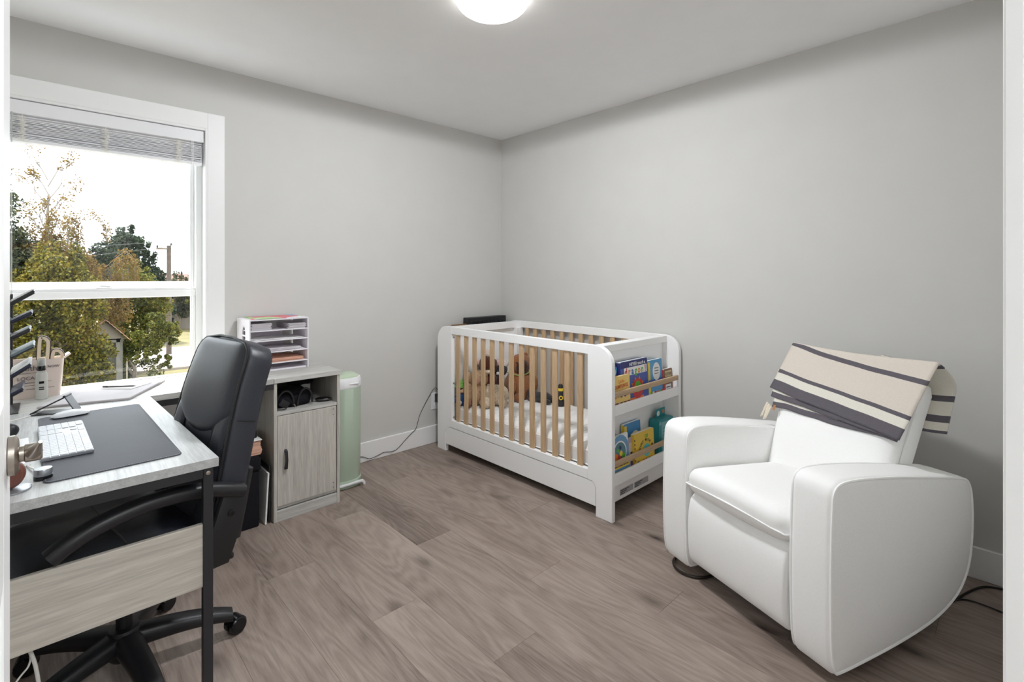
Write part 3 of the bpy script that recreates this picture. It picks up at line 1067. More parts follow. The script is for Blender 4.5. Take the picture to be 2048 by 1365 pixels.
for zz, x_ in ((0.110, -0.02), (0.068, 0.0), (0.056, -0.02), (0.040, 0.01)):
    MB().box((x_ - 0.045, -0.0452 + (0.13 - zz) * 0.05, zz), (x_ + 0.045, -0.0448 + (0.13 - zz) * 0.05, zz + 0.0016)).build('printed_line', ink, tt)

# clear spray bottle
sb = thing('spray_bottle', 'clear spray bottle with black pump in front of the blush tote', 'bottle', (-2.867, -0.222, Z))
MB().lathe([(0.018, 0), (0.021, 0.003), (0.021, 0.105), (0.018, 0.116), (0.010, 0.122), (0.010, 0.126)], 24).build('bottle', M['clear'], sb)
MB().lathe([(0.014, 0.124), (0.014, 0.142), (0.0135, 0.143)], 20).build('collar', M['gloss_black'], sb)
MB().lathe([(0.008, 0.143), (0.009, 0.146), (0.009, 0.164), (0.006, 0.167)], 20).build('pump', M['black_plastic'], sb)
MB().lathe([(0.0145, 0.144), (0.0145, 0.172), (0.013, 0.175), (0.0135, 0.144)], 20).build('overcap', M['clear'], sb)
for i_, zz in enumerate((0.070, 0.052, 0.044)):
    MB().box((-0.008, -0.0218, zz), (0.008, -0.0212, zz + (0.010 if i_ == 0 else 0.004))).build('label_mark', M['gloss_black'], sb)
# cream straps in the tote
def strap(x, y, z0, z1, w, name_label):
    o = thing('padded_strap', name_label, 'strap', (x, y, Z))
    pts = catmull([(-w, 0, 0.02), (-w, 0, z0), (-w * 0.7, 0, z1 - 0.012), (0.0, 0, z1), (w * 0.75, 0, z1 - 0.010), (w, 0, z1 - 0.035), (w * 0.5, 0, z0)], 6)
    inner = MB()
    secs = []
    for i, p in enumerate(pts):
        t = (pts[min(i + 1, len(pts) - 1)] - pts[max(i - 1, 0)]).normalized()
        nrm = Vector((t.z, 0, -t.x))
        secs.append([p + nrm * a + Vector((0, b, 0)) for a, b in ((-0.006, -0.016), (0.006, -0.016), (0.006, 0.016), (-0.006, 0.016))])
    inner.skin(secs)
    inner.build('padding', M['cream'], o)
    edge = MB()
    secs2 = [[(q[0] + (q[0] - (q[0] + q[1]) / 2) * 0.5), (q[0] + (q[0] - (q[0] + q[1]) / 2) * 0.02), (q[3] + (q[3] - (q[2] + q[3]) / 2) * 0.02), (q[3] + (q[3] - (q[2] + q[3]) / 2) * 0.5)] for q in secs]
    edge.skin(secs2)
    edge.build('dark_edge', M['tan_edge'], o)
strap(-2.862, -0.136, 0.10, 0.255, 0.016, 'taller cream padded strap standing in the blush tote')
strap(-2.818, -0.136, 0.09, 0.196, 0.018, 'shorter cream padded strap at the right end of the blush tote')

# black file rack with slanted trays
rk = thing('file_rack', 'black tiered file rack with slanted trays at the left end of the counter', 'rack', (-2.950, -0.36, Z))
for y_ in (-0.10, 0.09):
    MB().box((-0.010, y_ - 0.004, 0), (-0.002, y_ + 0.004, 0.455), 0.001, 1).build('post', M['black_metal'], rk)
MB().box((-0.030, -0.11, 0), (0.020, 0.10, 0.004), 0.001, 1).build('base', M['black_metal'], rk)
tiers = [0.415, 0.345, 0.283, 0.213, 0.135, 0.065]
fillc = [M['black_metal'], M['navy'], M['black_metal'], M['teal_grey'], M['navy'], M['navy']]
for i, zz in enumerate(tiers):
    mb = MB()
    ang = R(-36) if i in (0, 4) else R(-30)
    mt = Matrix.Translation((-0.002, 0, zz)) @ Matrix.Rotation(ang, 4, 'Y')
    ln = [0.082, 0.068, 0.062, 0.075, 0.070, 0.040][i]
    mb.box((0, -0.105, -0.002), (ln, 0.095, 0.002), 0.0005, 1, mtx=mt)
    mb.box((0, -0.105, 0), (0.003, 0.095, 0.022), 0.0005, 1, mtx=mt)
    tr_o = mb.build('tray', M['black_metal'], rk)
    mb = MB()
    mb.box((0.004, -0.10, 0.0025), (ln + 0.004, 0.088, 0.012), 0.001, 1, mtx=mt)
    f_ = mb.build('document_folder', fillc[i], None)
    f_.location = rk.location
    nm = ['top', 'second', 'third', 'fourth', 'fifth', 'lowest'][i]
    cn = ['black', 'navy', 'charcoal', 'slate grey', 'thick navy', 'short navy'][i]
    tag(f_, '%s folder in the %s tray of the black file rack' % (cn, nm), 'folder', 'folders in the file rack')
    if i in (0, 4):
        mb = MB()
        for q in range(5):
            mb.box((0.010, -0.098 + 0.003 * q, 0.0125 + 0.0012 * q), (ln + 0.010 - 0.002 * q, 0.084, 0.0133 + 0.0012 * q), 0, mtx=mt)
        f_ = mb.build('paper_bundle', M['paper'], None); f_.location = rk.location
        tag(f_, 'white papers lying in the %s tray of the black file rack' % nm, 'paper')

# paper organiser, white with five tiers
og = thing('paper_organizer', 'white desktop paper organizer with open tiers on the counter by the wall', 'organizer', (-2.060, -0.26, Z))
ow, od, oh = 0.315, 0.235, 0.290
wp = mat('white_laminate_board', (236, 232, 238), 0.5, var=0.01)
sp = MB()
# left side with an arched cut-out
sp.box((0, 0, 0), (0.006, 0.075, oh)); sp.box((0, 0.135, 0), (0.006, od, oh)); sp.box((0, 0.075, 0), (0.006, 0.135, 0.06)); sp.box((0, 0.075, 0.245), (0.006, 0.135, oh)); sp.box((0, 0.075, 0.196), (0.006, 0.135, 0.204))
a_ = arc(0.105, 0.218, 0.030, 0, 180, 8)
for (p0, p1) in zip(a_, a_[1:]):
    sp.add([(0, p0[0], p0[1]), (0, p1[0], p1[1]), (0, p1[0], 0.246), (0, p0[0], 0.246), (0.006, p0[0], p0[1]), (0.006, p1[0], p1[1]), (0.006, p1[0], 0.246), (0.006, p0[0], 0.246)], [(0, 1, 2, 3), (7, 6, 5, 4), (0, 4, 5, 1), (2, 6, 7, 3)])
sp.build('side_panel', wp, og)
MB().box((ow - 0.006, 0, 0), (ow, od, oh), 0.0005, 1).build('side_panel', wp, og)
MB().box((0.006, 0, oh - 0.006), (ow - 0.006, od, oh), 0.0005, 1).build('top_board', wp, og)
for zz in (0.224, 0.168, 0.104, 0.042):
    MB().box((0.006, 0, zz), (ow - 0.006, od, zz + 0.005), 0.0005, 1).build('shelf', wp, og)
MB().box((0.006, od - 0.006, 0.03), (ow * 0.78, od, 0.22), 0.0005, 1).build('back_panel', wp, og)
MB().box((0.006, 0.02, 0.0), (ow - 0.006, od, 0.008), 0.0005, 1).build('bottom_board', wp, og)
def stack(x0, x1, zz, n, m, label, y0=0.01, skew=0.012, t=0.0016, name='paper_stack', seed=1, rot=0.0):
    r_ = random.Random(seed)
    mb = MB()
    for q in range(n):
        a, b = r_.uniform(-skew, skew), r_.uniform(-skew, skew)
        mt = Matrix.Translation(((x0 + x1) / 2, 0.12, 0)) @ Matrix.Rotation(rot + r_.uniform(-0.05, 0.05), 4, 'Z')
        h = (x1 - x0) / 2
        mb.box((-h + a, -0.12 + y0 + abs(b), zz + q * t), (h + a, 0.09, zz + q * t + t * 0.8), mtx=mt)
    o = mb.build(name, m)
    o.location = og.location
    tag(o, label, 'papers', 'papers in the organizer')
stack(0.012, 0.115, 0.2295, 18, M['paper2'], 'thick grey booklet stack at the left of the organizer top tier', t=0.0021, skew=0.003, seed=2)
stack(0.205, 0.303, 0.2295, 14, M['paper2'], 'booklet stack at the right of the organizer top tier', t=0.0021, skew=0.003, seed=3)
stack(0.045, 0.270, 0.1735, 3, M['paper'], 'loose sheets on the second tier of the organizer', skew=0.015, seed=4)
stack(0.060, 0.280, 0.1095, 6, M['paper2'], 'curled papers on the third tier of the organizer', skew=0.012, t=0.0026, seed=5)
stack(0.045, 0.285, 0.0475, 8, M['paper_pink'], 'peach paper pile on the fourth tier of the organizer', skew=0.012, t=0.0024, seed=6)
def printed():
    t = NT('colour_printed_sheet')
    tc = t.n('ShaderNodeTexCoord')
    v = t.n('ShaderNodeTexVoronoi'); v.inputs['Scale'].default_value = 9
    t.l(tc.outputs['Object'], v.inputs['Vector'])
    s_ = t.n('ShaderNodeSeparateColor'); t.l(v.outputs['Color'], s_.inputs[0])
    c = t.ramp(s_.outputs[0], [(0.0, lin((236, 236, 238))), (0.45, lin((226, 228, 230))), (0.6, lin((120, 160, 200))), (0.75, lin((222, 130, 140))), (0.9, lin((190, 214, 160)))], 'CONSTANT')
    t.l(c, t.b.inputs['Base Color']); t.b.inputs['Roughness'].default_value = 0.7
    return t.m
stack(0.03, 0.29, 0.2905, 3, printed(), 'colour printed sheets lying on top of the organizer', skew=0.01, t=0.0012, seed=8)

# headset, gadgets and box inside the open compartment
hs = thing('waist_pack', 'black strapped waist pack lying in the open shelf of the cabinet', 'bag', (-1.88, -0.33, 0.5645))
mb = MB(); mb.soft((-0.095, -0.08, 0.0), (0.095, 0.07, 0.085), 0.035, 0.008, 8, fn=lambda p: p + Vector((0, 0, 0.012 * noise.noise(p * 18))))
mb.build('pouch', M['black_cloth'], hs)
for k_, (cx_, w_) in enumerate(((-0.05, 0.045), (0.055, 0.04))):
    pts = [(cx_ + w_ * math.cos(R(a)), -0.085 - 0.012 * math.sin(R(a)), 0.012 + 0.085 * math.sin(R(a))) for a in range(0, 181, 15)]
    MB().tube(pts, 0.006, 8).build('strap', M['black_plastic'], hs)
MB().prism(rrect(0.024, 0.018, 0.005), 'y', -0.118, -0.106, 0.002, 2, mtx=Matrix.Translation((-0.062, 0, 0.034)) @ Matrix.Rotation(R(35), 4, 'Y')).build('buckle', M['black_plastic'], hs)
MB().tube([(-0.012, -0.115, 0.006), (-0.008, -0.117, 0.016), (-0.014, -0.117, 0.026)], 0.003, 6).build('metal_clip', M['chrome'], hs)
o = MB().soft((-1.86, -0.30, 0.652), (-1.72, -0.12, 0.712), 0.028, 0.004, 6, fn=lambda p: p + Vector((0, 0, 0.006 * noise.noise(p * 25)))).build('rolled_bag', M['black_cloth']); tag(o, 'black rolled pouch at the back of the cabinet shelf', 'bag')
o = thing('small_carton', 'small white carton with a teal square on the cabinet shelf', 'box', (-1.765, -0.19, 0.5645))
MB().box((-0.045, -0.03, 0), (0.045, 0.03, 0.086), 0.001, 1).build('carton', M['white_plastic'], o)
MB().box((-0.036, -0.0306, 0.040), (-0.006, -0.0300, 0.074)).build('teal_print', mat('teal_ink', (40, 128, 134), 0.6), o)
o = MB().box((-1.775, -0.36, 0.5645), (-1.70, -0.24, 0.574), 0.002, 1).build('card_pad', M['paper']); tag(o, 'white paper pad under the black handset on the shelf', 'paper')
o = thing('handset', 'glossy black oval handset at the right of the cabinet shelf', 'device', (-1.712, -0.39, 0.5648), R(-25))
MB().ball((0, 0, 0.012), (0.045, 0.024, 0.012), 3).build('shell', M['gloss_black'], o)
MB().lathe([(0.030, 0.004), (0.0455, 0.0105), (0.0455, 0.0125)], 28, sy=0.55).build('rim', M['steel'], o)

# ------------------------------------------------------------------ under the desk
bxo = thing('storage_box', 'black fabric lidded box on the floor beside the cabinet', 'box', (-2.17, -0.26, 0))
MB().box((-0.16, -0.19, 0.0), (0.105, 0.17, 0.285), 0.008, 3).build('body', M['black_cloth'], bxo)
MB().box((-0.167, -0.197, 0.286), (0.112, 0.177, 0.352), 0.010, 3).build('lid', M['black_cloth'], bxo)
mb = MB()
for i in range(14):
    a = rb.uniform(-0.003, 0.003)
    mb.box((-2.27 + a, -0.41 + rb.uniform(-0.003, 0.003), i * 0.0052), (-2.045 + a + 0.004 * math.sin(i * 0.5), -0.12, i * 0.0052 + 0.0047), 0)
o = mb.build('paper_ream', [M['paper_pink']], None, (0, 0, 0.3525)); tag(o, 'thick stack of peach edged papers on the black storage box', 'papers')
o = MB().box((-2.275, -0.418, 0), (-2.043, -0.12, 0.004), 0.001, 1).build('cover_sheet', M['paper'], None, (0, 0, 0.4258)); tag(o, 'cream cover board on top of the peach paper stack', 'paper')
o = thing('label_maker', 'small black device with white keys on top of the paper stack', 'device', (-2.12, -0.27, 0.4300))
MB().box((-0.075, -0.11, 0), (0.065, 0.09, 0.038), 0.006, 2).build('body', M['black_plastic'], o)
for i in range(3):
    for q in range(4):
        MB().box((-0.055 + 0.035 * i, -0.095 + q * 0.03, 0.0382), (-0.028 + 0.035 * i, -0.073 + q * 0.03, 0.042), 0.001, 1).build('button', M['key'], o)
o = MB().box((-0.012, -0.15, 0), (-0.004, 0.11, 0.26), 0.001, 1).build('whiteboard', M['paper'], None, (-2.030, -0.31, 0.002), (0, R(3), 0)); tag(o, 'white board standing between the black box and the cabinet', 'board')
o = MB().box((-0.006, -0.14, 0), (0.0, 0.11, 0.29), 0.001, 1).build('dark_folder', M['black_plastic'], None, (-2.014, -0.31, 0.002)); tag(o, 'thin black folder standing against the cabinet side', 'folder')
pc = thing('computer_tower', 'grey tower with vent slots under the desk behind the chair', 'computer', (-2.93, -0.40, 0))
MB().box((-0.10, -0.08, 0.01), (0.08, 0.22, 0.44), 0.004, 2).build('case', mat('grey_plastic', (150, 156, 160), 0.5), pc)
for i in range(5):
    MB().box((0.0, -0.082, 0.40 - i * 0.012), (0.06, -0.0795, 0.404 - i * 0.012)).build('vent', M['dark'], pc)
o = thing('paper_bag', 'crumpled cream paper bag under the window counter', 'bag', (-2.50, -0.24, 0))
mb = MB(); mb.soft((-0.16, -0.10, 0.0), (0.16, 0.10, 0.40), 0.03, 0.0, 8, fn=lambda p: p + Vector((0.02 * noise.noise(p * 9), 0.02 * noise.noise(p * 9 + Vector((3, 0, 0))), 0.03 * noise.noise(p * 8 + Vector((0, 5, 0))) * (1 if p.z > 0.2 else 0))))
mb.build('bag', mat('kraft_cream', (206, 192, 178), 0.85, var=0.12), o)
o = MB().tube(catmull([(-2.985, -1.42, 0.60), (-2.92, -1.43, 0.46), (-2.882, -1.45, 0.35), (-2.868, -1.455, 0.28), (-2.86, -1.46, 0.16), (-2.87, -1.48, 0.04), (-2.93, -1.52, 0.005)], 8), 0.0042, 8).build('power_cable', M['cord_white']); tag(o, 'thick white cable hanging down behind the desk panel to the floor', 'cable')
o = MB().tube(catmull([(-2.91, -1.41, 0.45), (-2.884, -1.44, 0.35), (-2.883, -1.45, 0.315), (-2.905, -1.455, 0.288), (-2.97, -1.47, 0.20), (-3.05, -1.50, 0.06)], 8), 0.0022, 8).build('thin_cable', M['cord_white']); tag(o, 'thinner white cable curving left behind the desk panel', 'cable')

# ------------------------------------------------------------------ office chair
ang = math.atan2(-0.156, -0.988)
ch = thing('office_chair', 'black leather high-back office chair with padded seat tucked in the desk', 'chair', (-2.67, -1.19, 0), ang)
BP = catmull([(-0.135, 0, 0.44), (-0.165, 0, 0.56), (-0.205, 0, 0.74), (-0.245, 0, 0.90), (-0.298, 0, 1.055)], 8)   # front face path
def bpos(s):
    t = s * (len(BP) - 1); i = min(int(t), len(BP) - 2); f_ = t - i
    return BP[i].lerp(BP[i + 1], f_), (BP[i + 1] - BP[i]).normalized()
def bw(s):
    base = 0.245 - 0.045 * s
    if s > 0.86:
        q = (s - 0.86) / 0.14
        base *= (1 - q ** 2.6) ** 0.5 * 0.72 + 0.28 if q < 1 else 0.28
    return base
def sect(s, off_f, off_b, dw=0.0, n=4):
    p, t = bpos(s)
    nrm = Vector((t.z, 0, -t.x))      # forward
    w = bw(s) + dw
    r = 0.018
    out = []
    for (a, b) in [(w, off_b + r), (w, off_f - r), (w - r * 0.3, off_f - r * 0.3), (w - r, off_f), (-w + r, off_f), (-w + r * 0.3, off_f - r * 0.3), (-w, off_f - r), (-w, off_b + r), (-w + r * 0.3, off_b + r * 0.3), (-w + r, off_b), (w - r, off_b), (w - r * 0.3, off_b + r * 0.3)]:
        out.append(p + nrm * b + Vector((0, a, 0)))
    return out
NS = 30
secs = [sect(i / NS, 0.0, -0.095) for i in range(NS + 1)]
MB().skin(secs).build('backrest', M['leather'], ch, sharp=60)
# piping round the front edge
def edge(side, off=0.001):
    return [bpos(i / NS)[0] + Vector((bpos(i / NS)[1].z, 0, -bpos(i / NS)[1].x)) * off + Vector((0, side * (bw(i / NS) - 0.004), 0)) for i in range(NS + 1)]
MB().tube(edge(1) + edge(-1)[::-1], 0.0045, 6).build('piping', M['leather_dark'], ch)
# front pads: upper headrest pad with a curved lower edge, lower centre pad
def padgrid(s0f, s1, wf, bulge, name):
    def fn(u, v):
        y = (2 * u - 1)
        s0 = s0f(y)
        s = s0 + (s1 - s0) * v
        p, t = bpos(min(s, 0.985))
        w = bw(min(s, 0.985)) * wf
        e = max(0, 1 - y ** 6) * max(0, 1 - (2 * v - 1) ** 6)
        nrm = Vector((t.z, 0, -t.x))
        return p + nrm * (bulge * e ** 0.5 + 0.001) + Vector((0, -y * w, 0))
    MB().grid(fn, 24, 24).build(name, M['leather'], ch)
padgrid(lambda y: 0.62 - 0.13 * (1 - abs(y) ** 2.2), 0.975, 0.93, 0.018, 'head_pad')
padgrid(lambda y: 0.02, 0.60, 0.52, 0.006, 'lumbar_pad')
for sd in (1, -1):
    def fn(u, v, sd=sd):
        s = 0.02 + v * 0.60
        p, t = bpos(s)
        w = bw(s)
        a = 0.56 + 0.38 * u
        e = max(0, 1 - (2 * u - 1) ** 4) * max(0, 1 - v ** 6)
        nrm = Vector((t.z, 0, -t.x))
        return p + nrm * (0.014 * e ** 0.5 + 0.001) + Vector((0, sd * a * w, 0))
    MB().grid(fn, 10, 20).build('side_bolster', M['leather'], ch)
    pts = [bpos(0.02 + 0.56 * v / 20)[0] + Vector((0.006, sd * bw(0.02 + 0.56 * v / 20) * 0.54, 0)) for v in range(21)]
    MB().tube(pts, 0.003, 5).build('seam', M['leather_dark'], ch)
pts = [sect(0.60, 0.0, -0.095, 0.0012)[k_] for k_ in (0, 1)]
MB().tube(pts, 0.002, 5).build('side_seam', M['leather_dark'], ch)
pts = [sect(0.60, 0.0, -0.095, 0.0012)[k_] for k_ in (6, 7)]
MB().tube(pts, 0.002, 5).build('side_seam', M['leather_dark'], ch)
# hard plastic rear shell
secs = [sect(0.03 + i / 14 * 0.35, -0.085, -0.118, -0.015) for i in range(15)]
MB().skin(secs).build('rear_shell', M['black_plastic'], ch, sharp=60)
# seat
mb = MB()
mb.soft((-0.17, -0.255, 0.385), (0.33, 0.255, 0.492), 0.05, 0.018, 12,
        fn=lambda p: Vector((p.x, p.y, p.z + (0.022 * max(0, (abs(p.y) - 0.13) / 0.125) ** 1.5 if p.z > 0.45 else 0) - (0.035 * max(0, (p.x - 0.20) / 0.13) ** 2) + 0.003 * noise.noise(p * 20))))
mb.build('seat', M['leather'], ch, sharp=80)
MB().tube(catmull([(-0.14, -0.246, 0.449), (0.10, -0.256, 0.449), (0.29, -0.235, 0.419), (0.325, -0.15, 0.409), (0.332, 0, 0.409), (0.325, 0.15, 0.409), (0.29, 0.235, 0.419), (0.10, 0.256, 0.449), (-0.14, 0.246, 0.449)], 8), 0.004, 6).build('seat_piping', M['leather_dark'], ch)
MB().tube(catmull([(0.05, -0.20, 0.520), (0.045, -0.1, 0.512), (0.05, 0, 0.512), (0.045, 0.1, 0.512), (0.05, 0.20, 0.520)], 6), 0.0025, 5).build('seat_seam', M['leather_dark'], ch)
MB().box((-0.15, -0.21, 0.362), (0.25, 0.21, 0.386), 0.01, 2).build('seat_pan', M['black_plastic'], ch)
# arms
for sd in (1, -1):
    arm = MB()
    path = catmull([(-0.235, 0.262 * sd, 0.590), (-0.12, 0.265 * sd, 0.628), (0.0, 0.266 * sd, 0.640), (0.11, 0.266 * sd, 0.626), (0.18, 0.264 * sd, 0.600), (0.222, 0.262 * sd, 0.574)], 6)
    secs = []
    for i, p in enumerate(path):
        t = (path[min(i + 1, len(path) - 1)] - path[max(i - 1, 0)]).normalized()
        nrm = Vector((-t.z, 0, t.x))
        w, h = 0.028, 0.021
        secs.append([p + nrm * (h * math.copysign(abs(math.sin(a)) ** 0.7, math.sin(a))) + Vector((0, w * math.copysign(abs(math.cos(a)) ** 0.7, math.cos(a)), 0)) for a in [2 * PI * q / 16 for q in range(16)]])
    arm.skin(secs)
    arm.build('armrest', M['black_plastic'], ch)
    br = MB()
    br.prism([(-0.250, 0.600), (-0.185, 0.607), (-0.150, 0.50), (-0.100, 0.41), (-0.12, 0.375), (-0.195, 0.375), (-0.235, 0.48)], 'y', 0.252 * sd - 0.012, 0.252 * sd + 0.014, 0.006, 2)
    br.build('arm_bracket', M['black_plastic'], ch)
    MB().lathe([(0.010, 0), (0.010, 0.003), (0.005, 0.004)], 14, mtx=Matrix.Translation((-0.200, sd * 0.2665, 0.53)) @ Matrix.Rotation(R(-90 * sd), 4, 'X')).build('bolt', M['gloss_black'], ch)
MB().box((-0.22, -0.245, 0.372), (-0.151, 0.245, 0.392), 0.006, 2).build('cross_bar', M['black_plastic'], ch)
MB().box((-0.10, -0.07, 0.315), (0.10, 0.07, 0.362), 0.01, 2).build('mechanism', M['black_plastic'], ch)
BO = Matrix.Translation((-0.006, -0.040, 0))
MB().lathe([(0.022, 0.12), (0.022, 0.33)], 20, mtx=BO).build('gas_column', M['black_plastic'], ch)
MB().lathe([(0.036, 0.055), (0.046, 0.07), (0.046, 0.135), (0.040, 0.15), (0.03, 0.152)], 28, mtx=BO).build('hub', M['black_plastic'], ch)
A0 = math.degrees(math.atan2(-1.199 + 1.19, -2.364 + 2.67)) - math.degrees(ang)
for k_ in range(5):
    a = R(A0 - 7 + 72 * k_)
    mt = BO @ Matrix.Rotation(a, 4, 'Z')
    secs = []
    for i in range(11):
        t = i / 10
        r_ = 0.035 + 0.268 * t
        zc = 0.112 - 0.012 * t - 0.030 * t ** 3
        w = 0.037 - 0.010 * t
        h = 0.031 - 0.012 * t
        secs.append([(r_, w * math.copysign(abs(math.cos(b)) ** 0.7, math.cos(b)), zc + h * math.copysign(abs(math.sin(b)) ** 0.7, math.sin(b))) for b in [2 * PI * q / 14 for q in range(14)]])
    MB().skin(secs, mtx=mt).build('base_leg', M['black_plastic'], ch, sharp=50)
    cs = MB()
    sw = a + R(random.Random(k_).uniform(-40, 40))
    cxy = Vector((0.298 * math.cos(a) - 0.006, 0.298 * math.sin(a) - 0.040, 0))
    mc = Matrix.Translation(cxy) @ Matrix.Rotation(sw, 4, 'Z')
    cs.lathe([(0.006, 0.05), (0.006, 0.075)], 10, mtx=Matrix.Translation(cxy))
    for yy_ in (-0.016, 0.016):
        cs.lathe([(0.012, -0.010), (0.025, -0.010), (0.029, -0.006), (0.029, 0.006), (0.025, 0.010), (0.012, 0.010)], 22, mtx=mc @ Matrix.Translation((0.016, yy_, 0.0292)) @ Matrix.Rotation(R(90), 4, 'X'))
    cs.box((-0.004, -0.007, 0.02), (0.03, 0.007, 0.052), 0.005, 2, mtx=mc)
    pts = [(0.016 + 0.0305 * math.cos(R(q)), 0.0292 + 0.0305 * math.sin(R(q))) for q in range(15, 170, 15)] + [(0.016 + 0.025 * math.cos(R(q)), 0.0292 + 0.025 * math.sin(R(q))) for q in range(165, 10, -15)]
    cs.prism(pts, 'y', -0.020, 0.020, mtx=mc)
    cs.build('caster', M['gloss_black'], ch)

# ------------------------------------------------------------------ sage green pail
gp = thing('nappy_pail', 'tall sage green pail with white collar between cabinet and wall corner', 'pail', (-1.535, -0.235, 0))
MB().lathe([(0.098, 0.018), (0.104, 0.03), (0.1075, 0.30), (0.1075, 0.60), (0.105, 0.603)], 48, pw=2.4).build('body', M['green'], gp)
MB().lathe([(0.1085, 0.598), (0.1105, 0.606), (0.110, 0.640), (0.104, 0.656), (0.09, 0.658)], 48, pw=2.4).build('collar', M['white_plastic'], gp)
MB().lathe([(0.096, 0.656), (0.094, 0.664), (0.08, 0.672), (0.04, 0.677), (0.003, 0.678)], 48, pw=2.4).build('lid', M['green_lid'], gp)
MB().box((0.0, -0.114, 0.620), (0.06, -0.104, 0.628), 0.003, 2).build('latch', M['white_plastic'], gp)
mb = MB()
mb.lathe([(0.102, 0.0), (0.109, 0.003), (0.109, 0.045), (0.104, 0.047)], 48, pw=2.4)
mb.build('base', M['green'], gp)
mb = MB()
mb.prism([(-0.085, 0.034), (0.085, 0.034), (0.096, 0.020), (0.096, 0.002), (0.084, 0.002), (0.080, 0.018), (0.066, 0.024), (-0.066, 0.024), (-0.080, 0.018), (-0.084, 0.002), (-0.096, 0.002), (-0.096, 0.020)], 'y', -0.122, -0.102, 0.002, 2)
mb.build('pedal', M['white_plastic'], gp)

# outlet and cord
ot = thing('wall_outlet', 'white wall outlet beside the crib with a black plug', 'outlet', (-0.683, 0, 0.315))
MB().box((-0.040, -0.006, -0.063), (0.040, 0.0, 0.063), 0.003, 2).build('cover_plate', M['white_plastic'], ot)
for zz in (-0.022, 0.022):
    MB().box((-0.017, -0.009, zz - 0.016), (0.017, -0.005, zz + 0.016), 0.004, 2).build('socket', M['white_plastic'], ot)
pl = thing('power_plug', 'black plug with thin cord running down to the floor by the pail', 'plug', (-0.678, 0, 0.335))
MB().box((-0.020, -0.045, -0.026), (0.022, -0.0095, 0.036), 0.005, 2).build('plug_body', M['black_plastic'], pl)
cp = [(-0.672, -0.030, 0.372), (-0.685, -0.020, 0.412), (-0.708, -0.012, 0.409), (-0.744, -0.008, 0.362), (-0.789, -0.008, 0.298), (-0.829, -0.008, 0.231), (-0.867, -0.018, 0.146), (-0.902, -0.019, 0.120), (-0.952, -0.019, 0.084), (-1.022, -0.019, 0.032), (-1.07, -0.022, 0.024), (-1.128, -0.020, 0.033), (-1.178, -0.022, 0.024), (-1.242, -0.026, 0.018), (-1.301, -0.02, 0.045), (-1.40, -0.03, 0.05)]
MB().tube(catmull([(a + 0.678, b, c - 0.335) for a, b, c in cp], 5), 0.0021, 6).build('cord', M['cord_dark'], pl)

# ------------------------------------------------------------------ crib
cr = thing('crib', 'white crib with light oak bars and a bookshelf end in the corner', 'crib', (-0.38, -0.9, 0))
CO = (-0.38, -0.9, 0)
def cP(lo):
    return tuple(a - b for a, b in zip(lo, CO))
def crb(name, lo, hi, m=M['white'], bev=0.002, seg=1):
    return MB().box(cP(lo), cP(hi), bev, seg).build(name, m, cr)
TOP = 0.905
def yz(pts):
    return [(p[0] + 0.9, p[1]) for p in pts]
for (x0, x1) in ((-0.74, -0.712), (-0.046, -0.018)):
    # posts with rounded outer top corner and cut-away foot
    a = arc(-1.664 + 0.10, TOP - 0.10, 0.10, 90, 180, 8)
    near = a + [(-1.664, 0.0), (-1.560, 0.0), (-1.560, 0.150), (-1.548, 0.172), (-1.533, 0.181), (-1.506, 0.181), (-1.506, TOP)]
    MB().prism(yz(near), 'x', x0 + 0.38, x1 + 0.38, 0.002, 1, smooth=False).build('post', M['white'], cr)
    b = arc(-0.11 - 0.10, TOP - 0.10, 0.10, 0, 90, 8)
    far = [(-0.284, TOP), (-0.284, 0.181), (-0.252, 0.181), (-0.238, 0.176), (-0.225, 0.150), (-0.211, 0.140), (-0.211, 0.0), (-0.11, 0.0)] + b
    MB().prism(yz(far), 'x', x0 + 0.38, x1 + 0.38, 0.002, 1, smooth=False).build('post', M['white'], cr)
    crb('top_rail', (x0, -1.506, 0.853), (x1, -0.284, TOP))
    crb('bottom_rail', (x0, -1.506, 0.183), (x1, -0.284, 0.236))
    # lower skirt panel with rounded upper corners
    sk = [(-0.213, 0.052), (-0.213, 0.145)] + arc(-0.246, 0.147, 0.031, 0, 90, 5) + arc(-1.525, 0.147, 0.031, 90, 180, 5) + [(-1.557, 0.052)]
    MB().prism(yz(sk), 'x', x0 + 0.38 + 0.002, x1 + 0.38 - 0.002, 0.001, 1, smooth=False).build('skirt_panel', M['white'], cr)
slm = MB().box((-0.006, -0.0185, 0.2365), (0.006, 0.0185, 0.8525), 0.001, 1).mesh('slat', M['oak'])
for i in range(13):
    y_ = -0.345 - 0.0917 * i
    place('slat', slm, cr, (-0.726 + 0.38, y_ + 0.9, 0))
    place('slat', slm, cr, (-0.032 + 0.38, y_ + 0.9, 0))
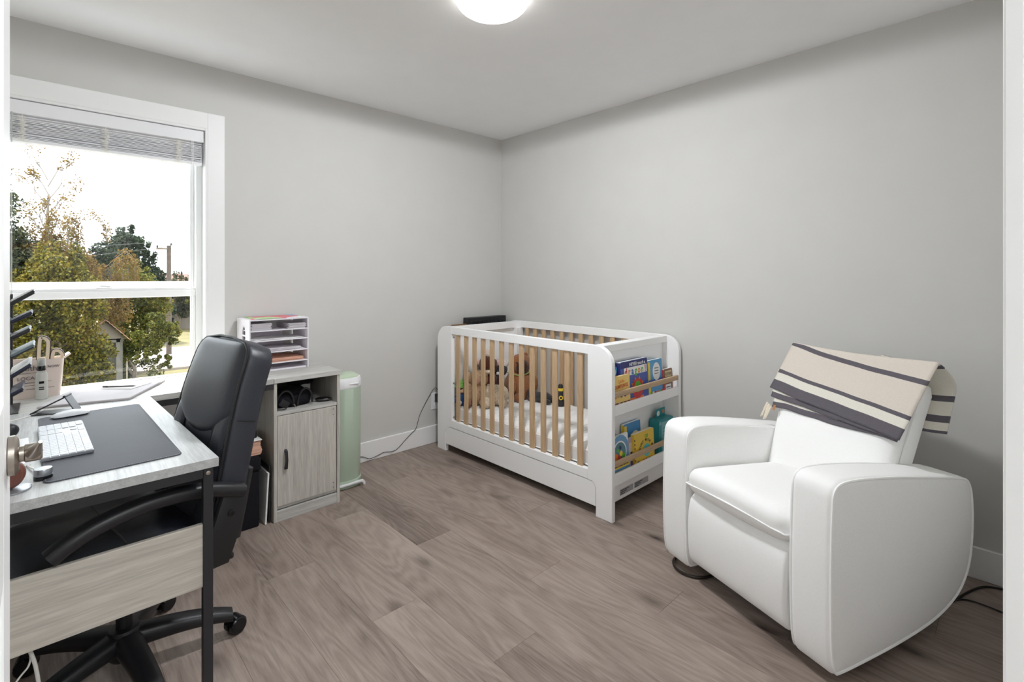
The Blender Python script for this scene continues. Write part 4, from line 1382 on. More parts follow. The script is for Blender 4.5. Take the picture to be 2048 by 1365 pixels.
# near end: panel, top beam, two book ledges
crb('end_panel', (-0.711, -1.556, 0.19), (-0.047, -1.540, 0.862))
crb('end_beam', (-0.711, -1.585, 0.862), (-0.047, -1.520, TOP - 0.004))
for z0, z1, rz in ((0.544, 0.597, 0.638), (0.181, 0.241, 0.277)):
    crb('ledge', (-0.711, -1.648, z0 + 0.002), (-0.047, -1.557, z0 + 0.018))
    crb('ledge_lip', (-0.711, -1.664, z0), (-0.047, -1.649, z1))
    crb('ledge_rail', (-0.711, -1.662, rz), (-0.047, -1.650, rz + 0.029), M['oak_y'])
crb('kick_panel', (-0.711, -1.606, 0.055), (-0.047, -1.590, 0.180))
stk = mat('silver_sticker', (168, 168, 170), 0.5)
inkd = mat('dark_ink', (60, 60, 64), 0.7)
for x0, x1 in ((-0.585, -0.455), (-0.445, -0.300)):
    st_ = MB().box(cP((x0, -1.6066, 0.075)), cP((x1, -1.6061, 0.108))).build('sticker', stk, cr)
    for q in range(3):
        MB().box(cP((x0 + 0.006, -1.6070, 0.080 + q * 0.009)), cP((x0 + 0.045 + 0.02 * q, -1.6066, 0.084 + q * 0.009))).build('print_line', inkd, st_)
# far end
crb('end_panel', (-0.711, -0.236, 0.19), (-0.047, -0.218, 0.862))
crb('end_beam', (-0.711, -0.262, 0.850), (-0.047, -0.190, TOP - 0.006))
crb('corner_post', (-0.090, -0.284, 0.19), (-0.047, -0.237, 0.850))
crb('base_board', (-0.700, -1.53, 0.195), (-0.055, -0.24, 0.208), M['black_plastic'])
for yy_, zz in ((-0.284, 0.83), (-0.284, 0.50), (-0.284, 0.255)):
    MB().lathe([(0.006, 0), (0.006, 0.003)], 10, mtx=Matrix.Translation(cP((-0.722, yy_ - 0.001, zz))) @ Matrix.Rotation(R(90), 4, 'X')).build('barrel_bolt', M['steel'], cr)

mt = thing('crib_mattress', 'white quilted mattress with piped edge lying in the crib', 'mattress', (-0.375, -0.88, 0.2085))
mb = MB()
mb.soft((-0.322, -0.635, 0.0), (0.315, 0.625, 0.125), 0.035, 0.006, 16, axis=(2,))
mb.build('core', M['mattress'], mt, sharp=80)
ol = [(p[0] - 0.0035, p[1] - 0.005, 0.030) for p in rrect(0.319, 0.630, 0.035)]
MB().tube(ol, 0.004, 6, closed=True).build('piping', M['linen_pipe'], mt)
ol = [(p[0] - 0.0035, p[1] - 0.005, 0.104) for p in rrect(0.315, 0.626, 0.035)]
MB().tube(ol, 0.003, 6, closed=True).build('piping', M['linen_pipe'], mt)
q_ = MB()
for i in range(20):
    y_ = -0.59 + i * 0.062
    q_.tube([(-0.30, y_, 0.1262), (-0.15, y_, 0.1292), (0, y_, 0.1306), (0.15, y_, 0.1292), (0.295, y_, 0.1262)], 0.0022, 5)
q_.build('quilting', M['mattress'], mt)['kind'] = 'stuff'

# crate and wooden frame standing behind the crib
bc = thing('black_crate', 'black ridged plastic case standing in the corner behind the crib', 'case', (-0.232, -0.060, 0), R(0))
MB().box((-0.20, -0.034, 0.0), (0.20, 0.040, 0.938), 0.004, 1).build('body', M['black_plastic'], bc)
for i in range(9):
    MB().box((-0.19 + i * 0.043, -0.039, 0.80), (-0.160 + i * 0.043, -0.0345, 0.912), 0.002, 1).build('rib', M['black_plastic'], bc)
for x_ in (-0.135, 0.125):
    MB().box((x_ - 0.02, -0.045, 0.875), (x_ + 0.02, -0.0395, 0.905), 0.003, 1).build('latch', M['gloss_black'], bc)
o = MB().box((-0.572, -0.075, 0.0), (-0.435, -0.050, 0.893), 0.003, 1).build('wooden_board', mat('brown_wood', (140, 104, 74), 0.6, var=0.15)); tag(o, 'brown wooden board standing left of the black case behind the crib', 'board')

# ------------------------------------------------------------------ books on the crib end
def cover(name, cols, scale=14, seed=0.0):
    t = NT(name)
    tc = t.n('ShaderNodeTexCoord')
    v = t.n('ShaderNodeTexVoronoi'); v.inputs['Scale'].default_value = scale
    mp = t.mapping(tc.outputs['Object']); mp.node.inputs['Location'].default_value = (seed, seed * 1.7, seed * 0.3)
    t.l(mp, v.inputs['Vector'])
    s_ = t.n('ShaderNodeSeparateColor'); t.l(v.outputs['Color'], s_.inputs[0])
    n = len(cols)
    t.l(t.ramp(s_.outputs[0], [(i / n, lin(c)) for i, c in enumerate(cols)], 'CONSTANT'), t.b.inputs['Base Color'])
    t.b.inputs['Roughness'].default_value = 0.35
    return t.m
def book(label, x0, x1, y, z0, z1, th, cm, spine=None, lean=4, name='board_book', dz=0.0, rnd=0.008):
    """front cover faces -y; x0..x1 wide, thickness th behind y"""
    o = thing(name, label, 'book', ((x0 + x1) / 2, y, z0), 0.0, 'books on the crib ledges')
    o.rotation_euler = (R(-lean), 0, 0)
    w, h = (x1 - x0) / 2, z1 - z0
    pr = [(-w, 0.0), (w, 0.0)] + arc(w - rnd, h - rnd, rnd, 0, 90, 4) + arc(-w + rnd, h - rnd, rnd, 90, 180, 4)
    MB().prism(pr, 'y', 0.0, 0.0018).build('front_cover', cm, o)
    MB().prism(pr, 'y', th - 0.0018, th).build('back_cover', cm, o)
    MB().box((-w + 0.002, 0.0019, 0.001), (w - 0.001, th - 0.0019, h - 0.002)).build('pages', M['paper'], o)
    MB().box((-w, 0.0019, 0.001), (-w + 0.0018, th - 0.0019, h - 0.004)).build('spine', spine or cm, o)
    return o, w, h
def bt(o, s, size, m, x, z, ang=0.0, sx=1.0, bold=0.0, off=-0.0008):
    return text('title', s, size, m, o, Matrix.Translation((x, off, z)) @ Matrix.Rotation(R(90), 4, 'X') @ Matrix.Rotation(R(ang), 4, 'Z'), sx=sx, bold=bold, depth=0.0005)
def disc(o, x, z, r, m, name='print_spot', y=-0.0007, n=20, sz=1.0):
    return MB().lathe([(r, 0), (r, 0.0006)], n, sy=sz, mtx=Matrix.Translation((x, y + 0.0004, z)) @ Matrix.Rotation(R(90), 4, 'X')).build(name, m, o)
def patch(o, x0, x1, z0, z1, m, name='print_band', y=-0.0006):
    return MB().box((x0, y, z0), (x1, y + 0.0006, z1)).build(name, m, o)
def pm(name, rgb, r=0.4):
    return mat(name, rgb, r, var=0.03)
red, orange, blu, grn, yel, wht = pm('print_red', (200, 58, 54)), pm('print_orange', (226, 128, 50)), pm('print_blue', (52, 106, 178)), pm('print_green', (96, 176, 60)), pm('print_yellow', (236, 204, 60)), pm('print_white', (238, 238, 238))
purp, dnavy, skyb = pm('print_purple', (86, 66, 120)), pm('print_navy', (44, 48, 110)), pm('print_sky', (104, 176, 216))
brn = pm('print_brown', (120, 76, 48))
ZU, ZL = 0.5625, 0.1995
# upper ledge
o, w, h = book('blue board book mostly hidden behind the yellow dumplings book', -0.690, -0.585, -1.598, ZU, 0.775, 0.018, cover('blue_white_cover', [(60, 130, 190), (70, 160, 205), (230, 236, 240), (50, 90, 150)], 30, 3), lean=3)
o, w, h = book('pale yellow dumplings board book at the left of the upper book ledge', -0.700, -0.535, -1.642, ZU, 0.738, 0.014, pm('butter_cover', (240, 208, 124)), lean=3)
bt(o, 'Little', 0.026, orange, 0.005, h - 0.030, 3); bt(o, 'DUMPLINGS', 0.027, pm('print_rust', (196, 96, 52)), 0.0, h - 0.056, 2, 0.86, 0.0006)
for i, (c, xx) in enumerate(((orange, -0.055), (purp, -0.028), (brn, 0.0), (wht, 0.012), (purp, 0.034), (orange, 0.058))):
    disc(o, xx, 0.075 + 0.004 * (i % 2), 0.015, c)
for i, c in enumerate((orange, wht, yel, orange)):
    disc(o, -0.058 + i * 0.036, 0.020, 0.015, c)
patch(o, -0.08, 0.08, 0.002, 0.036, purp, y=-0.0003)
o, w, h = book('large purple and blue dragon book in the middle of the upper ledge', -0.580, -0.312, -1.618, ZU, 0.800, 0.034, pm('dragon_cover', (72, 92, 168)), spine=dnavy, lean=3)
patch(o, -w, w, h - 0.036, h - 0.002, dnavy, y=-0.0003)
bt(o, 'NEVER touch a', 0.027, wht, 0.030, h - 0.022, 0, 0.95)
for i, (c_, m_) in enumerate(zip('dragon!', (red, orange, blu, grn, orange, grn, red))):
    xx = -0.086 + i * 0.0325
    patch(o, xx - 0.0168, xx + 0.0158, h - 0.080, h - 0.036, wht, 'letter_card', y=-0.0005)
    bt(o, c_, 0.055, m_, xx, h - 0.060, 0, 0.9, 0.0014)
disc(o, 0.025, 0.075, 0.056, red)
disc(o, 0.025, 0.085, 0.032, grn, y=-0.0013)
for q in range(9):
    a = R(20 * q + 10)
    mb = MB(); mb.prism([(-0.009, 0.052), (0.009, 0.052), (0.0, 0.072)], 'y', -0.0009, -0.0003, mtx=Matrix.Translation((0.025, 0, 0.075)) @ Matrix.Rotation(a - PI / 2, 4, 'Y'))
    mb.build('print_spike', orange if q % 2 else red, o)
patch(o, -w + 0.002, w - 0.05, 0.002, 0.03, orange)
o, w, h = book('light blue board book with yellow spine on the upper ledge', -0.306, -0.150, -1.618, ZU, 0.776, 0.030, pm('sky_cover', (84, 158, 208)), spine=yel, lean=3)
disc(o, 0.012, h - 0.070, 0.042, wht, sz=1.25)
for i, s_ in enumerate(('HUSH', 'LITTLE', 'NIGHT')):
    patch(o, -0.010, 0.034, h - 0.052 - i * 0.016, h - 0.048 - i * 0.016, inkd, 'print_line', y=-0.0013)
patch(o, -w, w, 0.06, 0.10, blu); 
for i in range(6):
    disc(o, -0.055 + i * 0.024, 0.022, 0.010, (grn, yel, red, orange, grn, red)[i])
patch(o, -w, -w + 0.022, 0.0, h - 0.01, yel, y=-0.0004)
o, w, h = book('thin purple book edge behind the light blue book', -0.165, -0.112, -1.590, ZU, 0.757, 0.020, purp, lean=3)
o, w, h = book('small brown and cream board book at the right of the upper ledge', -0.146, -0.052, -1.628, ZU, 0.708, 0.026, pm('brown_cover', (134, 92, 70)), spine=red, lean=3)
patch(o, -w + 0.010, w - 0.008, h - 0.050, h - 0.012, pm('print_cream', (212, 200, 160)))
bt(o, 'OTTER', 0.024, brn, 0.0, h - 0.031, 0, 0.9, off=-0.0014)
patch(o, -w + 0.012, w - 0.020, 0.010, 0.052, wht)
patch(o, -w + 0.018, w - 0.026, 0.020, 0.025, inkd, 'print_line', y=-0.0012); patch(o, -w + 0.018, w - 0.026, 0.034, 0.039, inkd, 'print_line', y=-0.0012)
# lower ledge
o, w, h = book('pink rounded book behind the rainbow book on the lower ledge', -0.700, -0.585, -1.600, ZL, 0.430, 0.020, pm('blush_cover', (214, 184, 180)), lean=3, rnd=0.05)
o, w, h = book('arched rainbow book with dinosaurs at the left of the lower ledge', -0.702, -0.545, -1.642, ZL, 0.420, 0.020, pm('rainbow_cover', (110, 160, 200)), lean=3, rnd=0.075)
disc(o, -0.005, 0.130, 0.062, wht); disc(o, -0.005, 0.130, 0.054, pm('print_teal', (84, 130, 140)), y=-0.0013)
for xx, zz, rr, c in ((-0.045, 0.115, 0.018, orange), (-0.018, 0.105, 0.016, red), (0.004, 0.125, 0.014, yel), (0.026, 0.110, 0.014, grn), (0.0, 0.155, 0.010, dnavy), (-0.025, 0.145, 0.010, grn)):
    disc(o, xx, zz, rr, c, y=-0.0020)
patch(o, -w, w, 0.050, 0.092, yel, y=-0.0024)
bt(o, 'DINOSAURS', 0.026, inkd, 0.0, 0.068, 0, 0.9, 0.0008, off=-0.0032)
patch(o, -w, w, 0.004, 0.035, pm('print_grass', (92, 128, 96)), y=-0.0024)
o, w, h = book('blue book with yellow spine at the back of the lower ledge', -0.515, -0.352, -1.598, ZL, 0.442, 0.024, pm('mid_blue_cover', (70, 140, 196)), spine=yel, lean=3)
patch(o, -w, -w + 0.024, 0.0, h - 0.01, yel); disc(o, 0.025, h - 0.095, 0.045, wht)
bt(o, 'OH MY', 0.022, red, 0.025, h - 0.085, 0, 0.9, off=-0.0014)
o, w, h = book('narrow lavender book beside the yellow counting book', -0.540, -0.440, -1.628, ZL, 0.376, 0.010, pm('lavender_cover', (186, 168, 190)), lean=3)
patch(o, -0.03, 0.03, 0.06, 0.15, pm('print_cream2', (224, 212, 196))); patch(o, -0.02, 0.02, 0.09, 0.10, inkd, 'print_line', y=-0.0012); patch(o, -0.02, 0.02, 0.02, 0.05, purp, y=-0.0012)
o, w, h = book('yellow counting book with a turquoise ring on the lower ledge', -0.492, -0.290, -1.645, ZL, 0.394, 0.022, pm('counting_cover', (232, 196, 72)), lean=3)
bt(o, '123', 0.026, grn, 0.020, h - 0.032, 0, 0.9, 0.0008)
for i, c_ in enumerate('COUNT WITH ME'):
    a = 62 - i * 10.5
    bt(o, c_, 0.020, inkd, 0.012 + 0.080 * -math.sin(R(a)), 0.050 + 0.092 * math.cos(R(a)), a, 0.85, 0.0006)
disc(o, 0.020, 0.085, 0.036, pm('print_turquoise', (96, 200, 204))); disc(o, 0.022, 0.082, 0.017, brn, y=-0.0013)
for i, c in enumerate((purp, yel, red, red, grn, orange)):
    disc(o, -0.07 + i * 0.028, 0.028, 0.014, c)
for q in range(6):
    patch(o, -w, -w + 0.008, 0.045 + q * 0.022, 0.055 + q * 0.022, inkd, 'spine_tab')
tb = thing('boxed_book_set', 'tall teal boxed book set with hanging tab at the right of the lower ledge', 'box', (-0.145, -1.602, ZL))
teal, teal2, teal3 = pm('teal_card', (42, 140, 146)), pm('pale_teal_card', (126, 178, 186)), pm('aqua_card', (90, 176, 182))
MB().box((-0.078, -0.03, 0.0), (0.085, 0.035, 0.215), 0.001, 1).build('box_body', teal, tb)
MB().box((-0.050, -0.0309, 0.006), (0.082, -0.0302, 0.200)).build('front_panel', teal2, tb)
MB().box((-0.045, 0.010, 0.2155), (0.060, 0.013, 0.268), 0.0005, 1).build('hang_tab', teal, tb)
MB().lathe([(0.016, 0), (0.016, 0.0006)], 18, mtx=Matrix.Translation((-0.018, 0.0098, 0.240)) @ Matrix.Rotation(R(90), 4, 'X')).build('print_spot', wht, tb)
MB().lathe([(0.012, 0), (0.012, 0.0006)], 18, mtx=Matrix.Translation((0.040, 0.0098, 0.245)) @ Matrix.Rotation(R(90), 4, 'X')).build('print_spot', orange, tb)
MB().lathe([(0.011, 0), (0.011, 0.0006)], 18, mtx=Matrix.Translation((-0.064, -0.0302, 0.195)) @ Matrix.Rotation(R(90), 4, 'X')).build('print_spot', teal2, tb)
for q in range(3):
    MB().box((-0.03, -0.0316, 0.16 - q * 0.02), (0.05, -0.031, 0.166 - q * 0.02)).build('print_line', teal, tb)

# ------------------------------------------------------------------ stuffed toys
ZM = 0.2085 + 0.129
def toy(name, label, x, y, rz=0.0):
    return thing(name, label, 'stuffed toy', (x, y, ZM), rz, 'stuffed toys in the crib')
F_beige, F_cream, F_brown, F_dbrown, F_tan, F_white, F_char = plush('beige_plush', (190, 158, 128)), plush('cream_plush', (222, 206, 182)), plush('cocoa_plush', (88, 48, 36)), plush('dark_brown_plush', (66, 36, 28)), plush('caramel_plush', (150, 98, 62)), plush('white_plush', (232, 226, 220)), plush('charcoal_plush', (62, 64, 66))
eye = mat('black_eye', (10, 10, 12), 0.15)
VD = Vector((-2.45, -2.75, 0)).normalized()        # toward the doorway
rf = math.atan2(VD.y, VD.x)
def ball(c, r, rough=0.006, sub=3, seed=1):
    return MB().ball(c, r, sub, rough=rough, seed=seed, freq=35)
# local +x points toward the doorway
# 1 small plush with green cap
t1 = toy('capped_plush', 'small brown plush in green cap and blue clothes at the crib far end', -0.665, -0.300, R(-110))
ball((0, 0, 0.045), (0.045, 0.05, 0.05)).build('body', plush('blue_cloth', (42, 84, 140), 0.15), t1)
ball((0, 0, 0.115), (0.038, 0.040, 0.040), seed=2).build('head', F_brown, t1)
ball((0.022, 0, 0.108), (0.022, 0.026, 0.022), seed=3).build('face', plush('peach_face', (222, 190, 160), 0.1), t1)
MB().lathe([(0.050, 0.132), (0.048, 0.138), (0.042, 0.150), (0.036, 0.168), (0.012, 0.180)], 24).build('cap', plush('green_cloth', (112, 176, 84), 0.12), t1)
for sd in (1, -1):
    ball((0.036, 0.014 * sd, 0.118), 0.005, 0, 2).build('eye', eye, t1)
    ball((0.050, 0.030 * sd, 0.030), (0.020, 0.018, 0.018), seed=5).build('paw', F_white, t1)
# 2 slumped beige dog
t2 = toy('beige_dog_plush', 'floppy beige plush dog slumped among the crib toys', -0.590, -0.375, rf)
ball((0, 0, 0.085), (0.070, 0.085, 0.095), 0.010, seed=6).build('body', F_beige, t2)
ball((0.015, 0.010, 0.200), (0.055, 0.062, 0.055), 0.008, seed=7).build('head', F_beige, t2)
ball((0.058, 0.010, 0.185), (0.028, 0.030, 0.024), 0.005, seed=8).build('muzzle', plush('rosy_plush', (184, 140, 122), 0.15), t2)
for sd in (1, -1):
    ball((0.010, 0.01 + 0.062 * sd, 0.195), (0.022, 0.016, 0.042), 0.006, seed=9).build('ear', F_beige, t2)
    ball((0.062, 0.01 + 0.020 * sd, 0.208), 0.0045, 0, 2).build('eye', eye, t2)
    ball((0.07, 0.055 * sd, 0.030), (0.055, 0.026, 0.028), 0.006, seed=10).build('leg', F_beige if sd > 0 else F_tan, t2)
# 3 cream shaggy plush with legs out
t3 = toy('cream_bear_plush', 'shaggy cream plush with outstretched legs before the brown monkey', -0.480, -0.500, rf)
ball((0, 0, 0.075), (0.062, 0.072, 0.078), 0.014, seed=11).build('body', F_cream, t3)
for sd in (1, -1):
    ball((0.055, -0.055 * sd - 0.03, 0.036), (0.062, 0.032, 0.036), 0.010, seed=12 + sd).build('leg', F_cream, t3)
ball((-0.01, -0.075, 0.090), (0.030, 0.030, 0.060), 0.010, seed=14).build('arm', F_cream, t3)
# 4 brown monkey with cream pompom hat
t4 = toy('brown_monkey_plush', 'tall dark brown plush monkey with a cream pompom in the crib', -0.430, -0.325, rf)
ball((0, 0, 0.110), (0.070, 0.080, 0.115), 0.010, seed=15).build('body', F_brown, t4)
ball((0.010, 0, 0.262), (0.066, 0.072, 0.070), 0.010, seed=16).build('head', F_brown, t4)
ball((0.062, 0.0, 0.222), (0.020, 0.032, 0.018), 0.004, seed=17).build('muzzle', F_cream, t4)
ball((0.0, 0.0, 0.350), (0.030, 0.030, 0.030), 0.006, seed=18).build('pompom', plush('rosy_cream_plush', (226, 206, 194), 0.08), t4)
for sd in (1, -1):
    ball((0.0, 0.078 * sd, 0.280), (0.016, 0.024, 0.028), 0.004, seed=19).build('ear', plush('pink_ear', (214, 184, 176), 0.1), t4)
    ball((0.066, 0.022 * sd, 0.268), 0.005, 0, 2).build('eye', eye, t4)
    ball((0.045, 0.080 * sd, 0.100), (0.030, 0.028, 0.080), 0.008, seed=20).build('arm', F_dbrown, t4)
    ball((0.075, 0.045 * sd, 0.034), (0.050, 0.028, 0.032), 0.006, seed=21).build('leg', F_brown, t4)
# 5 lemur
t5 = toy('lemur_plush', 'white plush lemur with dark mask and round eyes in the crib', -0.330, -0.345, rf - 0.2)
ball((0, 0, 0.085), (0.050, 0.052, 0.090), 0.008, seed=22).build('body', F_white, t5)
ball((0.008, 0, 0.222), (0.056, 0.062, 0.058), 0.006, seed=23).build('head', F_char, t5)
ball((0.0, 0, 0.252), (0.050, 0.058, 0.036), 0.004, seed=24).build('forehead', F_white, t5)
ball((0.052, 0, 0.198), (0.022, 0.018, 0.016), 0.003, seed=25).build('muzzle', F_white, t5)
for sd in (1, -1):
    ball((0.048, 0.024 * sd, 0.224), (0.012, 0.019, 0.019), 0.002).build('eye_patch', F_white, t5)
    ball((0.060, 0.024 * sd, 0.228), (0.006, 0.010, 0.010), 0).build('eye', eye, t5)
    ball((0.0, 0.052 * sd, 0.262), (0.014, 0.018, 0.026), 0.003).build('ear', F_white, t5)
ball((0.06, 0.0, 0.032), (0.05, 0.05, 0.03), 0.006, seed=27).build('leg', F_char, t5)
# 6 large capybara
t6 = toy('capybara_plush', 'largest toy, a caramel brown seated plush with green collar', -0.245, -0.470, rf + 0.55)
ball((0, 0, 0.115), (0.100, 0.115, 0.120), 0.008, seed=28).build('body', F_tan, t6)
ball((0.015, 0.0, 0.268), (0.074, 0.082, 0.078), 0.006, seed=29).build('head', F_tan, t6)
ball((0.062, -0.012, 0.255), (0.046, 0.052, 0.056), 0.004, seed=30).build('muzzle', F_dbrown, t6)
for sd in (1, -1):
    ball((-0.01, 0.066 * sd, 0.328), (0.012, 0.018, 0.020), 0.002).build('ear', F_tan, t6)
    ball((0.060, 0.060 * sd, 0.288), 0.006, 0, 2).build('eye', eye, t6)
    ball((0.085, 0.060 * sd, 0.035), (0.045, 0.034, 0.034), 0.006, seed=31).build('foot', F_tan, t6)
    ball((0.055, 0.100 * sd, 0.120), (0.034, 0.026, 0.060), 0.006, seed=32).build('arm', F_tan, t6)
pts = [(0.0 + 0.082 * math.cos(R(a)), 0.090 * math.sin(R(a)), 0.202 + 0.006 * math.sin(R(3 * a))) for a in range(0, 360, 15)]
MB().tube(pts, 0.005, 6, closed=True).build('collar', mat('green_cord', (150, 168, 96), 0.7), t6)
# 7 charcoal lying plush
t7 = toy('charcoal_plush', 'dark grey plush animal lying at the back of the crib', -0.190, -0.665, R(-75))
ball((0.0, 0, 0.040), (0.085, 0.045, 0.038), 0.006, seed=33).build('body', F_char, t7)
ball((-0.080, -0.01, 0.050), (0.038, 0.036, 0.044), 0.006, seed=34).build('head', F_char, t7)
for sd in (1, -1):
    ball((0.050, -0.045 * sd, 0.022), (0.040, 0.020, 0.020), 0.004, seed=35).build('leg', F_char, t7)
# 8 black and yellow toy
t8 = thing('toy_torch', 'small upright black toy with yellow bands beside the grey plush', 'toy', (-0.165, -0.815, ZM))
MB().lathe([(0.030, 0.0), (0.032, 0.01), (0.030, 0.035), (0.020, 0.05), (0.018, 0.145), (0.012, 0.155)], 20).build('body', mat('black_toy', (38, 38, 40), 0.5), t8)
MB().lathe([(0.0190, 0.108), (0.0215, 0.110), (0.0215, 0.126), (0.0188, 0.128)], 20).build('yellow_band', yel, t8)
MB().tube([(0.012 * math.cos(R(a)) , 0.012 * math.sin(R(a)), 0) for a in range(0, 360, 30)], 0.004, 6, closed=True, mtx=Matrix.Translation(VD * 0.024 + Vector((0, 0, 0.062))) @ VD.to_track_quat('Z', 'Y').to_matrix().to_4x4()).build('yellow_ring', yel, t8)

# ------------------------------------------------------------------ recliner
RA = R(-20)
rc = thing('recliner', 'white linen glider recliner chair beside the right wall', 'armchair', (-1.116, -2.732, 0), RA)
AP = chaikin([(0.004, 0.045), (-0.004, 0.30), (0.004, 0.55), (0.012, 0.628), (0.085, 0.640), (0.30, 0.615), (0.50, 0.582), (0.70, 0.548), (0.775, 0.530), (0.800, 0.450), (0.798, 0.30), (0.770, 0.19), (0.70, 0.115), (0.56, 0.065), (0.35, 0.045), (0.15, 0.040), (0.05, 0.040)], 3)
for y0, y1 in ((0.0, 0.150), (0.616, 0.766)):
    MB().pillow(AP, y0 + 0.006, y1 - 0.006, 0.020, 0.010).build('armrest', M['linen'], rc, sharp=80)
    for yy_ in (y0 + 0.008, y1 - 0.008):
        MB().tube([(0.39 + (p[0] - 0.39) * 0.985, yy_, 0.33 + (p[1] - 0.33) * 0.98) for p in AP], 0.0045, 6, closed=True).build('piping', M['linen_pipe'], rc)
# footrest panel
FP = chaikin([(0.006, 0.075), (0.10, 0.07), (0.10, 0.375), (0.015, 0.372), (-0.006, 0.30), (-0.008, 0.18)], 3)
MB().pillow(FP, 0.158, 0.608, 0.014, 0.0).build('footrest', M['linen'], rc, sharp=80)
# seat cushion
def seatfn(p):
    q = p.copy()
    q.z += 0.018 * max(0, 1 - ((p.y - 0.383) / 0.23) ** 2) * (1 if p.z > 0.42 else 0) - 0.05 * (p.x / 0.55) * (1 if p.z > 0.40 else 0.6)
    q.x -= 0.010 * max(0, 1 - ((p.y - 0.383) / 0.23) ** 2) * (1 if p.x < 0.2 else 0)
    return q
mb = MB(); mb.soft((-0.012, 0.152, 0.372), (0.54, 0.614, 0.478), 0.048, 0.004, 14, fn=seatfn)
mb.build('seat_cushion', M['linen'], rc, sharp=80)
MB().tube(catmull([(0.30, 0.153, 0.385), (0.03, 0.153, 0.408), (-0.010, 0.175, 0.414), (-0.022, 0.28, 0.424), (-0.027, 0.383, 0.428), (-0.022, 0.49, 0.424), (-0.010, 0.592, 0.414), (0.03, 0.613, 0.408), (0.30, 0.613, 0.385)], 6), 0.0038, 6).build('seat_piping', M['linen_pipe'], rc)
# back: cushion + outer back, leaning
LEAN = math.atan(0.41)
def backm(x0):
    return Matrix.Translation((x0, 0, 0.36)) @ Matrix.Rotation(LEAN, 4, 'Y')
BH = 0.622
def backfn(p):
    q = p.copy()
    t = max(0, min(1, p.z / BH))
    # slight flare toward the top, rounded shoulders
    q.y = 0.383 + (p.y - 0.383) * (1.0 + 0.14 * t)
    q.x -= 0.012 * math.sin(PI * t) * max(0, 1 - ((p.y - 0.383) / 0.26) ** 2)
    q.z -= 0.020 * (abs(p.y - 0.383) / 0.26) ** 4 * (1 if t > 0.8 else 0)
    return q
mb = MB(); mb.soft((0.0, 0.152, -0.05), (0.085, 0.614, BH), 0.040, 0.006, 14, mtx=backm(0.432), fn=backfn)
mb.build('back_cushion', M['linen'], rc, sharp=80)
mb = MB(); mb.soft((0.075, 0.148, -0.12), (0.165, 0.618, BH - 0.03), 0.035, 0.002, 12, mtx=backm(0.432), fn=backfn)
mb.build('outer_back', M['linen'], rc, sharp=80)
bmx = backm(0.432)
pp_ = [(0.012, 0.156), (0.012, 0.156)]
def bpt(x_, y_, z_):
    return bmx @ backfn(Vector((x_, y_, z_)))
ed = [bpt(0.072, 0.150, z_) for z_ in (0.12, 0.25, 0.40, 0.50, 0.58)] + [bpt(0.072, 0.165, 0.612), bpt(0.072, 0.22, 0.624), bpt(0.072, 0.383, 0.627), bpt(0.072, 0.55, 0.624), bpt(0.072, 0.601, 0.612)] + [bpt(0.072, 0.616, z_) for z_ in (0.58, 0.50, 0.40, 0.25, 0.12)]
MB().tube(catmull(ed, 4), 0.0045, 6).build('back_piping', M['linen_pipe'], rc)
# hidden chassis and swivel ring
MB().box((0.10, 0.16, 0.10), (0.60, 0.61, 0.36), 0.01, 2).build('chassis', M['dark'], rc)
bronze = mat('dark_bronze_metal', (70, 64, 60), 0.3, metal=0.8)
for y_ in (0.672,):
    MB().tube([(0.100 + 0.092 * math.cos(R(a)), y_ + 0.085 * math.sin(R(a)), 0.0085) for a in range(0, 360, 10)], 0.006, 8, closed=True).build('foot_ring', bronze, rc)
MB().lathe([(0.20, 0.002), (0.21, 0.006), (0.20, 0.016), (0.04, 0.020)], 36, mtx=Matrix.Translation((0.45, 0.383, 0))).build('base_disc', M['black_metal'], rc)
MB().lathe([(0.05, 0.018), (0.05, 0.10)], 20, mtx=Matrix.Translation((0.45, 0.383, 0))).build('swivel_post', M['black_metal'], rc)
# sewn tag
tg = MB(); tg.box((0.160, 0.135, 0.165), (0.184, 0.139, 0.225), 0.0005, 1, mtx=bmx)
tgo = tg.build('fabric_tag', mat('white_tag', (235, 235, 238), 0.7), rc)
for q in range(6):
    MB().box((0.166, 0.1342, 0.172 + q * 0.0082), (0.178, 0.1348, 0.1775 + q * 0.0082), mtx=bmx).build('tag_letter', inkd, tgo)

# ------------------------------------------------------------------ blanket on the back
def blanket_mat():
    t = NT('striped_cotton')
    uv = t.n('ShaderNodeUVMap')
    sp_ = t.n('ShaderNodeSeparateXYZ'); t.l(uv.outputs[0], sp_.inputs[0])
    tc = t.n('ShaderNodeTexCoord')
    char = lin((92, 88, 96)); crm = lin((226, 216, 204)); lt = lin((234, 230, 218))
    nz = t.noise(tc.outputs['Object'], 220, 2)
    stops = [(0.0, lt), (0.004, char), (0.053, lt), (0.086, char), (0.102, crm), (0.222, char), (0.239, crm), (0.640, char), (0.668, lt), (0.690, char), (0.715, lt), (0.86, char), (0.885, lt), (0.94, char), (0.965, lt), (1.0, char)]
    c = t.ramp(sp_.outputs[1], stops, 'CONSTANT')
    t.l(t.mix(t.math('MULTIPLY', nz, 0.25), c, lin((150, 144, 144))), t.b.inputs['Base Color'])
    t.b.inputs['Roughness'].default_value = 0.95
    t.b.inputs['Specular IOR Level'].default_value = 0.1
    t.bump(t.noise(tc.outputs['Object'], 500, 1), 0.3, 0.001)
    return t.m
M['blanket'] = blanket_mat()
bk = thing('throw_blanket', 'cream and charcoal striped throw blanket folded over the recliner back', 'blanket', (-1.116, -2.732, 0), RA)
